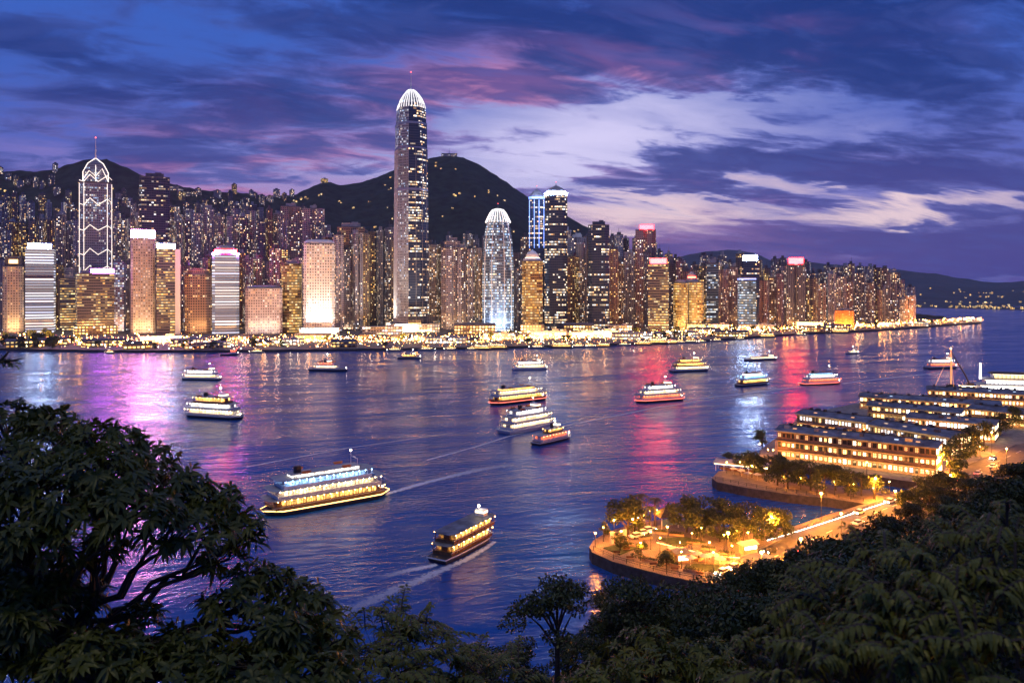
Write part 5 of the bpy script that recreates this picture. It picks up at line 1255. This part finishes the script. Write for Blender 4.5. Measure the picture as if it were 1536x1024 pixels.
# ---------------------------------------------------------------- wharf sheds
win_gold = [lamp('wharf_window_gold', (1, .55, .14), 3.6, False), lamp('wharf_window_warm', (1, .74, .40), 4.2, False), lamp('wharf_window_white', (.85, .92, 1), 3.2, False), mat('wharf_window_dark', (.02, .025, .035), .1)]
win_gold += [lamp('wharf_window_amber', (1, .42, .07), 1.3, False), lamp('wharf_window_dim', (1, .60, .24), 1.0, False), lamp('wharf_window_blue', (.6, .78, 1), 1.4, False), win_gold[3]]
def shed(label, pl, pr, eave, depth, floors, bays, mix, wallm='brick', roofm='roof_slate', ridge=2.6, z=2.8, lightW=9000, frames=False):
    bays = int(bays * 1.35); ridge = 1.3
    A, B_ = ground(*pl, z), ground(*pr, z); d = B_ - A; L = d.length; rz = atan2(d.y, d.x)
    root = thing('wharf_shed', A, label, 'wharf building', 'sheds on the wharf', rz)     # local x along the facade, y inland, facade faces -y
    b = MB(); q = depth / 2
    b.loft([(0, 0), (L, 0), (L, depth), (0, depth)], [(0, 1, 1), (eave, 1, 1)], 0, None)
    for x in (0, L): b.face([(x, 0, eave), (x, q, eave + ridge), (x, depth, eave)] if x else [(x, depth, eave), (x, q, eave + ridge), (x, 0, eave)])
    w_ = b.build('wall', M[wallm], root)
    r = MB(); e = 1.0
    for y0, y1 in ((-e, q), (depth + e, q)):
        za = eave + .12 - ridge * e / q
        p = [(-e, y0, za), (L + e, y0, za), (L + e, y1, eave + ridge + .12), (-e, y1, eave + ridge + .12)]
        if y0 > 0: p.reverse()
        r.face(p); r.face([(x, y, zz - .25) for x, y, zz in reversed(p)])
        r.face([p[0], (p[0][0], p[0][1], p[0][2] - .25), (p[1][0], p[1][1], p[1][2] - .25), p[1]] if y0 < 0 else [p[2], (p[2][0], p[2][1], p[2][2] - .25), (p[3][0], p[3][1], p[3][2] - .25), p[3]])
    rf = r.build('roof', M[roofm], root)
    v = MB()
    for i in range(int(L / 7)): v.box((3.5 + i * 7, q, eave + ridge + .55), (1.3, 1.3, 1.0))
    v.tube([(0, q, eave + ridge + .2), (L, q, eave + ridge + .2)], .18, 4); v.build('roof_vent', M['dark_metal'], rf)
    for i in range(int(L / 9)):
        u = MB(); ux = 4 + i * 9 + R.uniform(-2, 2); uy = depth * R.choice([.22, .78]); uz = eave + ridge * .45
        u.box((ux, uy, uz + .5), (R.uniform(1.2, 2.6), R.uniform(1, 1.8), 1.3)); u.build('rooftop_unit', M[R.choice(['roof', 'roof_light', 'steel'])], rf)
        if R.random() < .5:
            u = MB(); u.box((ux + 3, depth * .25, eave + ridge * .5 + .14), (1.4, 1.6, .12)); u.build('skylight', win_gold[R.choice([4, 5, 6])], rf)
    fh = eave / floors; bw = L / bays; wd, ht = bw * .60, fh * .44; me_w = {}
    fr = MB(); fr.box((0, -.11, ht / 2 + .06), (wd + .3, .2, .12)); fr.box((0, -.1, -ht / 2 - .07), (wd + .3, .24, .14))
    for q in (-wd / 2, 0, wd / 2): fr.box((q, -.115, 0), (.11, .14, ht + .02))
    fr.box((0, -.12, ht * .12), (wd, .13, .1)); me_f = None
    for f in range(floors):
        for i in range(bays):
            mi = R.choices(range(4), mix[min(f, len(mix) - 1)])[0]; mi = R.choice([mi, mi, mi + 4])
            if mi not in me_w:
                s = MB(); s.box((0, -.06, 0), (wd, .1, ht)); o = s.build('window', win_gold[mi], root); me_w[mi] = o.data
            else:
                o = bpy.data.objects.new('window', me_w[mi]); COL.objects.link(o); o.parent = root
            o.location = ((i + .5) * bw, 0, (f + .5) * fh); o.scale = (R.uniform(.72, 1.25), 1, R.uniform(.7, 1.15))
            if frames:
                if me_f is None: g = fr.build('window_frame', M['dark_metal'], o); me_f = g.data
                else: g = bpy.data.objects.new('window_frame', me_f); COL.objects.link(g); g.parent = o
    c = MB()
    for f in range(1, floors): c.box((L / 2, -.9, f * fh - .1), (L, 1.8, .18))
    n = int(L / 4.5)
    for i in range(n + 1): c.box((i / n * L, -1.7, (floors - 1) * fh / 2), (.16, .16, (floors - 1) * fh))
    for f in range(1, floors): c.tube([(0, -1.75, f * fh + .9), (L, -1.75, f * fh + .9)], .05, 4)
    c.build('gallery', M['wood'], root)
    # end wall windows
    s = MB()
    for f in range(floors):
        for i in range(int(depth / 3)): s.box((L + .06, 1.5 + i * 3, (f + .5) * fh), (.1, 1.5, fh * .5))
    s.build('end_window', win_gold[1], w_)
    ld = bpy.data.lights.new('gallery_light', 'AREA'); ld.shape = 'RECTANGLE'; ld.size = L; ld.size_y = .6; ld.energy = lightW * L / 58; ld.color = (1, .55, .18)
    o = bpy.data.objects.new('gallery_light', ld); COL.objects.link(o); o.parent = root; o.location = (L / 2, -6, 1.0); o.rotation_euler = (radians(140), 0, 0)
    return root
GW = [(5, 2, .6, 2.4), (6, 1.4, .2, 2.4), (3, 1, .2, 5)]
shed('three-storey tan brick shed with golden windows along the front of the wharf', (1166, 686), (1404, 717), 11.2, 13, 3, 24, GW, frames=True)
shed('low dark-roofed shed directly behind the left half of the tan brick shed', (1186, 668), (1292, 682), 6.4, 13, 2, 14, [(3, 2, 1, 4)], lightW=3000)
shed('two-storey shed with rows of white-lit windows at the seaward corner of the wharf', (1195, 645), (1298, 660), 8.2, 15, 2, 16, [(4, 3, .5, .5), (.5, 1, 5, .6)], wallm='concrete', frames=True)
shed('long grey-roofed shed with patchy white windows behind the tan brick shed', (1302, 664), (1426, 687), 8.4, 17, 2, 18, [(2, 3, 1, 2), (1, 2, 4, 2)], wallm='concrete', frames=True)
shed('shed with glaring bluish-white windows near the middle of the wharf by the road', (1362, 651), (1492, 664), 8.0, 16, 2, 18, [(5, 4, .5, .5), (.5, 1, 6, .6)])
shed('low plain shed between the white-window corner shed and the far sheds', (1302, 627), (1440, 640), 7.0, 15, 2, 16, [(3, 2, 1, 4)], wallm='concrete', lightW=3500)
shed('long low shed with amber windows in the second row from the harbour side', (1290, 612), (1500, 627), 6.8, 15, 2, 26, [(5, 2, .5, 4)], lightW=4000)
shed('farthest long shed with a lit eave along the harbour side of the wharf', (1392, 602), (1570, 612), 7.2, 16, 2, 24, [(3, 4, 1, 2)], lightW=5000)
shed('right-hand shed with amber front cut by the right edge of the photo', (1452, 633), (1580, 648), 7.2, 16, 2, 18, [(5, 3, .5, 2)], lightW=6000)
# open-sided terrace pavilion on the pier
root = thing('terrace_pavilion', ground(1112, 707, 2.9), 'long open terrace pavilion with warm lights under its roof near the pier tip', 'pavilion', None, -.45)
for i in range(7):
    for y in (-2.2, 2.2):
        b = MB(); b.tube([(-9 + i * 3, y, 0), (-9 + i * 3, y, 2.8)], .09, 5); b.build('post', M['white_paint'], root)
b = MB(); b.loft(fpoly('box', 20, 5.6), [(2.8, 1, 1), (3.0, 1, 1), (4.2, .93, .1)], 0, 0, bottom=True); rf = b.build('roof', M['roof_light'], root)
b = MB(); b.box((0, -2.7, 2.65), (19, .15, .22)); b.build('light_strip', M['glow_warm'], rf)
b = MB(); b.box((0, .6, .5), (16, 1.2, 1.0)); b.build('bar_counter', M['wood'], root)
# small bridge house where the causeway meets the pier
root = thing('stall', ground(1122, 828), 'brightly lit white stall at the park entrance under the trees', 'stall', None, .4)
b = MB(); b.box((0, 0, 1.1), (4.2, 2.2, 2.2)); b.build('counter', M['brick'], root); b = MB(); b.box((0, -1.14, 1.5), (3.8, .06, .8)); b.build('lit_front', M['glow_white'], root); b = MB(); b.loft(fpoly('box', 5, 3.2), [(2.22, 1, 1), (2.35, 1, 1), (3.1, .9, .2)], 0, 0, bottom=True); b.build('roof', M['roof_light'], root)

# ---------------------------------------------------------------- the near hillside
COAST = [(-700, 40), (-300, 100), (-60, 124), (0, 138), (40, 172), (66, 196), (100, 226), (150, 270), (205, 322), (262, 376), (330, 440), (700, 640)]
def coast_d(x, y):
    best = None
    for (ax, ay), (bx, by) in zip(COAST, COAST[1:]):
        dx, dy = bx - ax, by - ay; t = max(0, min(1, ((x - ax) * dx + (y - ay) * dy) / (dx * dx + dy * dy)))
        qx, qy = ax + t * dx - x, ay + t * dy - y; d2 = qx * qx + qy * qy
        if best is None or d2 < best[0]: best = (d2, (dx * (y - ay) - dy * (x - ax)) > 0)
    return math.sqrt(best[0]) * (-1 if best[1] else 1)
def near_z(x, y):
    d = coast_d(x, y)
    if d < 0: return max(-4, 2.2 + d * .8)
    return 2.2 + .50 * d * (1 - .0008 * d) + fbm(x, y, .03, 3) * 2.5 * min(1, d / 15)
def near_mesh():
    xs = np.arange(-180, 341, 5.0); ys = np.arange(-60, 461, 5.0)
    V = np.array([(x, y, near_z(x, y)) for x in xs for y in ys]); n = len(ys)
    i = np.arange(len(xs) - 1)[:, None] * n + np.arange(n - 1)[None, :]
    Q = np.stack([i, i + n, i + n + 1, i + 1], -1).reshape(-1, 4)
    return np_mesh('hillside', V, Q, mat('undergrowth', (.018, .022, .010), .95, var=.6, vs=.8), smooth=True)
tag(near_mesh(), kind='structure')
TL = [(440, 1010), (690, 992), (720, 975), (760, 965), (785, 965), (830, 960), (880, 945), (925, 925), (960, 905), (1000, 898), (1060, 886), (1100, 858), (1140, 832), (1185, 835), (1230, 815), (1265, 796), (1300, 786), (1340, 766), (1358, 730), (1390, 702), (1420, 692), (1450, 698), (1480, 718), (1520, 694), (1600, 672)]
hillk = Kind([tree_proto('hillside_tree', 'x', None, 60 + i, 10.0, 4.6, 19, 62, .46, .25, 'leaf_hill', base=(.35 if i % 2 else .5), flat=(.55 if i % 2 else .42), wide=1.05) for i in range(6)])
HT = []
for row, (off, step) in enumerate([(0, 26), (22, 30), (55, 34), (95, 40), (140, 46), (190, 54)]):
    px = 700 + row * 7
    while px < 1610:
        ty = lerp(TL, px) + off + R.uniform(0, 14); ht = R.uniform(7.5, 12)
        if ty < 1050:
            hit = None; best = 1e9
            for Y in np.arange(330, 26, -2.0):
                X = (px - CX) / F * Y
                if coast_d(X, Y) < 2.5: continue
                z = near_z(X, Y); e = HY + (H - z - ht) / Y * F - ty; e = (e if e > 0 else -2 * e) + max(0, HY + (H - z) / Y * F - 1120) * 9
                if e < best - (0 if best > 7 else 99): best = e; hit = (X, Y, z)
            if best > 24: hit = None
            if hit: HT.append((px, row, hit, ht))
        px += step * R.uniform(.8, 1.25)
umb_k = Kind([tree_proto('umbrella_tree', 'x', None, 80 + i, 15.0, 5.0, 15, 50, .46, .26, 'leaf_hill', base=.66, flat=.42, wide=1.15) for i in range(2)])
for j, (px, ty, lab) in enumerate([(836, 876, 'tall flat-crowned tree with a bare trunk standing against the water, left of the park'), (958, 872, 'broad flat-crowned tree just below the seaward wall of the park'), (905, 890, 'smaller flat-crowned tree between the two tall ones against the water')]):
    best = 1e9
    for Y in np.arange(60, 200, 1.0):
        X = (px - CX) / F * Y
        if coast_d(X, Y) < 1.5: continue
        e = abs(HY + (H - near_z(X, Y) - 14.5 * (1, .95, .8)[j]) / Y * F - ty)
        if e < best: best = e; hit = (X, Y, near_z(X, Y) - .3)
    umb_k.put(j, hit, j * 2.1, (1, .95, .8)[j], lab, 'flat-crowned trees against the water')
for i, (px, row, (X, Y, z), ht) in enumerate(sorted(HT)):
    rowname = ['topmost row against the water', 'second row down', 'third row down', 'fourth row down', 'fifth row down', 'lowest row'][row]
    same = [q for q in sorted(HT) if q[1] == row and q[0] < px]
    n = len(same); num = (ORD + ['thirteenth', 'fourteenth', 'fifteenth', 'sixteenth', 'seventeenth', 'eighteenth', 'nineteenth', 'twentieth', 'twenty-first', 'twenty-second', 'twenty-third', 'twenty-fourth', 'twenty-fifth', 'twenty-sixth', 'twenty-seventh', 'twenty-eighth', 'twenty-ninth', 'thirtieth'] + [f'{k}th' for k in range(31, 90)])[n]
    hillk.put(i * 5 + row, (X, Y, z - .3), R.uniform(0, 6), ht / 10.0 * R.uniform(.95, 1.1), f"dark tree on the near slope, {num} from left in the {rowname}", 'trees on the near slope')

# ---------------------------------------------------------------- foreground boughs
def rosette_leaves(rng, P, A, L, W, n=8, droop=.55):
    """whorls of long drooping leaves: P tips, A the way each shoot points"""
    V = []; Q = []
    for p, a in zip(P, A):
        a = a / np.linalg.norm(a); u = np.cross(a, [0, 0, 1.0]) if abs(a[2]) < .9 else np.cross(a, [1.0, 0, 0]); u /= np.linalg.norm(u); v = np.cross(a, u)
        ph = rng.uniform(0, 6.3); k = n + rng.integers(-2, 3)
        for i in range(k):
            t = ph + 2 * pi * i / k + rng.uniform(-.3, .3); out = u * np.cos(t) + v * np.sin(t); d = out + a * rng.uniform(.1, .9); d /= np.linalg.norm(d)
            l = L * rng.uniform(.65, 1.2); w = W * rng.uniform(.75, 1.2); s = np.cross(d, a); s /= np.linalg.norm(s) + 1e-6
            q0 = p - a * rng.uniform(0, .06); dr = np.array([0, 0, -droop * l * rng.uniform(.5, 1.3)])
            m1 = q0 + d * l * .35 + dr * .12; m2 = q0 + d * l * .7 + dr * .45; tip = q0 + d * l + dr
            b = len(V); lift = np.array([0, 0, .12 * w])
            V += [q0, m1 + s * w * .5 + lift, m1, m1 - s * w * .5 + lift, m2 + s * w * .42 + lift, m2, m2 - s * w * .42 + lift, tip]
            Q += [(b, b + 1, b + 2, b + 2), (b, b + 2, b + 3, b + 3), (b + 1, b + 4, b + 5, b + 2), (b + 2, b + 5, b + 6, b + 3), (b + 4, b + 7, b + 5, b + 5), (b + 5, b + 7, b + 6, b + 6)]
    return V, Q
def leaf_mesh(name, V, Q, m, root):
    F_ = [q if q[2] != q[3] else q[:3] for q in Q]
    me = bpy.data.meshes.new(name); me.from_pydata([tuple(v) for v in V], [], F_); me.materials.append(m); me.update()
    o = bpy.data.objects.new(name, me); COL.objects.link(o); o.parent = root; return o
def bough_tree(name, label, cat, base, clumps, L, W, lm, seed, trunk_r=.22, dens=1.0, nl=8, droop=.55, hub=None, spray=False):
    """clumps: (px, py, half-width px, half-height px, distance)"""
    rng = np.random.default_rng(seed); root = thing(name, base, label, cat)
    Pt, At = [], []; m = MB(); B0 = np.array(base); hubp = np.array(hub) - B0 if hub is not None else np.array([0, 0, 6.0])
    m.tube([(0, 0, -1), tuple(hubp * .5 + np.array([.2, 0, 0])), tuple(hubp)], [trunk_r * 1.3, trunk_r, trunk_r * .7], 8)
    for (px, py, rx, ry, Y) in clumps:
        c = np.array(at(px, py, Y)) - B0; k = Y / F; r = np.array([rx * k, rx * k * .8, ry * k])
        n = int(dens * rx * ry / 42)
        d = rng.normal(size=(n, 3)); d /= np.linalg.norm(d, axis=1)[:, None]; d[:, 2] = np.abs(d[:, 2]) * np.where(rng.random(n) < .75, 1, -.6)
        p = c + d * r * (rng.uniform(.35, 1.0, n) ** .5)[:, None]
        mid = hubp * .45 + c * .55 + np.array([0, 0, -.12 * np.linalg.norm(c - hubp)]) + rng.normal(size=3) * .10 * np.linalg.norm(c - hubp)
        e_ = c - np.array([0, 0, r[2] * .3]); lp = []
        for i in range(9):
            f = i / 8; lp.append(tuple(hubp * (1 - f) ** 2 + mid * 2 * f * (1 - f) + e_ * f * f + rng.normal(size=3) * .035 * np.linalg.norm(e_ - hubp) * (f * (1 - f) * 4)))
        m.tube(lp, [trunk_r * (.30 - .24 * i / 8) for i in range(9)], 6)
        for q in p[: max(4, n // 2)]: m.tube([tuple(c * .7 + mid * .3), tuple((c + q) / 2 + np.array([0, 0, -.05])), tuple(q)], [trunk_r * .09, trunk_r * .05, trunk_r * .03], 4)
        Pt.append(p); a = (p - c); a /= np.linalg.norm(a, axis=1)[:, None] + 1e-6; a = a * .8 + np.array([0, 0, .7]) + rng.normal(size=(n, 3)) * .35; At.append(a)
    m.build('trunk', M['bark'], root)
    if spray:
        P0, A0 = np.concatenate(Pt), np.concatenate(At); P1, A1, st = [], [], MB(); V, Q = [], []
        for p, a in zip(P0, A0):
            a = a / np.linalg.norm(a); h = a.copy(); h[2] = max(h[2] * .4, .05); h += rng.normal(size=3) * .4; h /= np.linalg.norm(h); S = L * rng.uniform(2.2, 3.6); k = int(rng.integers(7, 11)); pts = []
            sd = np.cross(h, [0, 0, 1.0]); sd /= np.linalg.norm(sd) + 1e-6
            for i in range(k + 1):
                f = i / k; q = p + h * S * f + np.array([0, 0, S * (.35 * f - .62 * f * f)]); pts.append(q)
                if i == 0: continue
                for s_ in ((-1, 1) if i < k else (0,)):
                    d = h * (.55 if s_ else 1) + sd * s_ * .85 + rng.normal(size=3) * .12; d /= np.linalg.norm(d); l = L * rng.uniform(.7, 1.15) * (1 - .25 * f); w = W * rng.uniform(.8, 1.2); s2 = np.cross(d, [0, 0, 1.0]); s2 /= np.linalg.norm(s2) + 1e-6
                    dr = np.array([0, 0, -droop * l * rng.uniform(.7, 1.5)]); up = np.array([0, 0, .10 * l]); m1 = q + d * l * .3 + dr * .04 + up; m2 = q + d * l * .68 + dr * .38 + up * .8; tip = q + d * l * .95 + dr; b = len(V); fold = np.array([0, 0, -.18 * w])
                    V += [q, m1 + s2 * w * .5 + fold, m1, m1 - s2 * w * .5 + fold, m2 + s2 * w * .42 + fold, m2, m2 - s2 * w * .42 + fold, tip]
                    Q += [(b, b + 1, b + 2, b + 2), (b, b + 2, b + 3, b + 3), (b + 1, b + 4, b + 5, b + 2), (b + 2, b + 5, b + 6, b + 3), (b + 4, b + 7, b + 5, b + 5), (b + 5, b + 7, b + 6, b + 6)]
            st.tube([tuple(x) for x in pts[::2]], [.012] * len(pts[::2]), 4)
        st.build('shoots', M['bark'], root)['kind'] = 'stuff'
    else: V, Q = rosette_leaves(rng, np.concatenate(Pt), np.concatenate(At), L, W, nl, droop)
    leaf_mesh('crown', V, Q, M[lm], root)
    return root
CL = [(20, 628, 75, 30, 13), (90, 640, 60, 28, 12.5), (150, 662, 60, 28, 12), (210, 690, 60, 30, 12.5), (60, 680, 90, 34, 11.5), (150, 710, 90, 34, 11), (240, 728, 70, 32, 12), (300, 752, 62, 30, 12), (345, 762, 45, 26, 12), (365, 800, 32, 34, 12), (70, 745, 90, 40, 10.5), (180, 768, 90, 38, 10.5), (275, 800, 75, 30, 11), (30, 810, 80, 40, 10), (140, 826, 60, 22, 11),
      (330, 838, 40, 20, 12), (390, 866, 55, 22, 11.5), (440, 892, 48, 26, 11.5), (480, 920, 40, 30, 11.5), (500, 955, 40, 26, 11), (350, 905, 60, 26, 11), (420, 940, 60, 28, 10.5), (210, 925, 46, 18, 11.5), (290, 955, 56, 20, 10.5), (100, 900, 70, 34, 11.5), (0, 860, 60, 40, 11), (40, 880, 70, 34, 10.5), (0, 980, 60, 50, 10), (0, 740, 50, 50, 10.5), (60, 860, 60, 30, 12.5), (200, 985, 70, 30, 10.5), (330, 985, 70, 26, 10.5), (430, 985, 60, 26, 10.5), (30, 930, 60, 44, 10), (130, 980, 90, 34, 10), (250, 1005, 90, 30, 10), (380, 1000, 80, 30, 10), (480, 1010, 60, 26, 10)]
hub = at(70, 990, 11.5)
gz = near_z(-6.6, 11.5)
bough_tree('broadleaf_tree', 'big dark olive broadleaf tree with drooping leaf whorls filling the lower left', 'tree', (-6.6, 11.5, gz), CL, .215, .056, 'leaf_near', 11, .24, .95, 9, .5, hub)
CL2 = [(560, 965, 55, 30, 15), (610, 950, 42, 30, 15.5), (650, 985, 45, 30, 15), (590, 1000, 70, 30, 14), (540, 1005, 50, 30, 14), (665, 1015, 50, 22, 14.5), (705, 1012, 46, 22, 15), (755, 1015, 46, 20, 15.5), (630, 945, 20, 18, 15.5)]
p = at(600, 1060, 15); bough_tree('broadleaf_tree', 'young tree with feathery leaves rising at the bottom just left of centre', 'tree', (p.x, 15, near_z(p.x, 15)), CL2, .21, .062, 'leaf_bush', 12, .12, .62, 9, .5, at(600, 1060, 15), True)
CL3 = [(1130, 1000, 60, 40, 6.6), (1210, 960, 70, 46, 6.4), (1290, 925, 80, 50, 6.2), (1380, 890, 80, 50, 6.0), (1450, 860, 70, 46, 6.2), (1520, 850, 60, 60, 6.0), (1470, 930, 80, 50, 5.6), (1380, 965, 80, 46, 5.6), (1280, 1005, 80, 40, 5.6), (1180, 1030, 70, 30, 5.8), (1500, 1000, 80, 50, 5.2), (1400, 1025, 80, 30, 5.2), (1340, 850, 40, 30, 6.6), (1420, 815, 40, 26, 6.8), (1510, 790, 40, 30, 6.8), (1280, 870, 34, 24, 6.8)]
p = at(1380, 1250, 6); bough_tree('broad_leaved_bush', 'soft-focus bush of long olive leaves closest to the viewer at lower right', 'bush', (p.x, 6, 64.0), CL3, .125, .034, 'leaf_bush', 13, .05, .24, 10, .75, at(1370, 1200, 5.8), True)
CL4 = [(1000, 1000, 60, 26, 17), (930, 990, 50, 26, 18), (1060, 985, 50, 30, 17), (970, 960, 40, 24, 18), (900, 1020, 60, 22, 16.5), (1090, 1015, 50, 24, 15.5)]
p = at(990, 1090, 17); bough_tree('broadleaf_tree', 'lighter olive sapling at the bottom right of centre in front of the dark slope', 'tree', (p.x, 17, near_z(p.x, 17)), CL4,   .24, .065, 'leaf_bush', 14, .10, .9, 9, .5, at(990, 1090, 17))
# dark twig reaching in from the left edge above the water
root = thing('bare_twig', at(-40, 545, 9), 'dark leafy twig poking in at the left edge above the water', 'twig')
b = MB(); O = at(-40, 545, 9); q = lambda px, py: tuple(at(px, py, 9) - O)
b.tube([(0, -3.2, -12.0), (-.2, -1.2, -4), (0, 0, 0)], [.09, .06, .035], 5)
b.tube([q(-40, 545), q(0, 542), q(18, 541), q(36, 537)], [.035, .022, .014, .006], 5); b.tube([q(0, 542), q(10, 531), q(14, 527)], [.02, .012, .006], 5); b.tube([q(10, 542), q(20, 550)], [.014, .006], 5); b.build('stem', M['bark'], root)
rng = np.random.default_rng(5); P = [np.array(q(x, y)) for x, y in ((8, 534), (16, 540), (22, 543), (2, 538), (10, 544), (-10, 540))]
V, Q = rosette_leaves(rng, P, [np.array([.4, 0, .6])] * 6, .10, .035, 7, .5); leaf_mesh('leaves', V, Q, M['leaf_near'], root)

# ---------------------------------------------------------------- evening air
def haze(dens):
    b = MB(); b.box((0, 3800, 290), (9000, 8400, 592))
    m = bpy.data.materials.new('evening_haze'); m.use_nodes = True; t = NT(m.node_tree)
    v = t.n('ShaderNodeVolumePrincipled'); v.inputs['Color'].default_value = (.9, .88, .95, 1); v.inputs['Density'].default_value = dens; v.inputs['Anisotropy'].default_value = .3
    o = t.n('ShaderNodeOutputMaterial'); t.l(v.outputs[0], o.inputs['Volume'])
    m.cycles.homogeneous_volume = True if hasattr(m.cycles, 'homogeneous_volume') else False
    return tag(b.build('haze', m), kind='stuff')
HAZE = 3.6e-5
if HAZE: haze(HAZE)
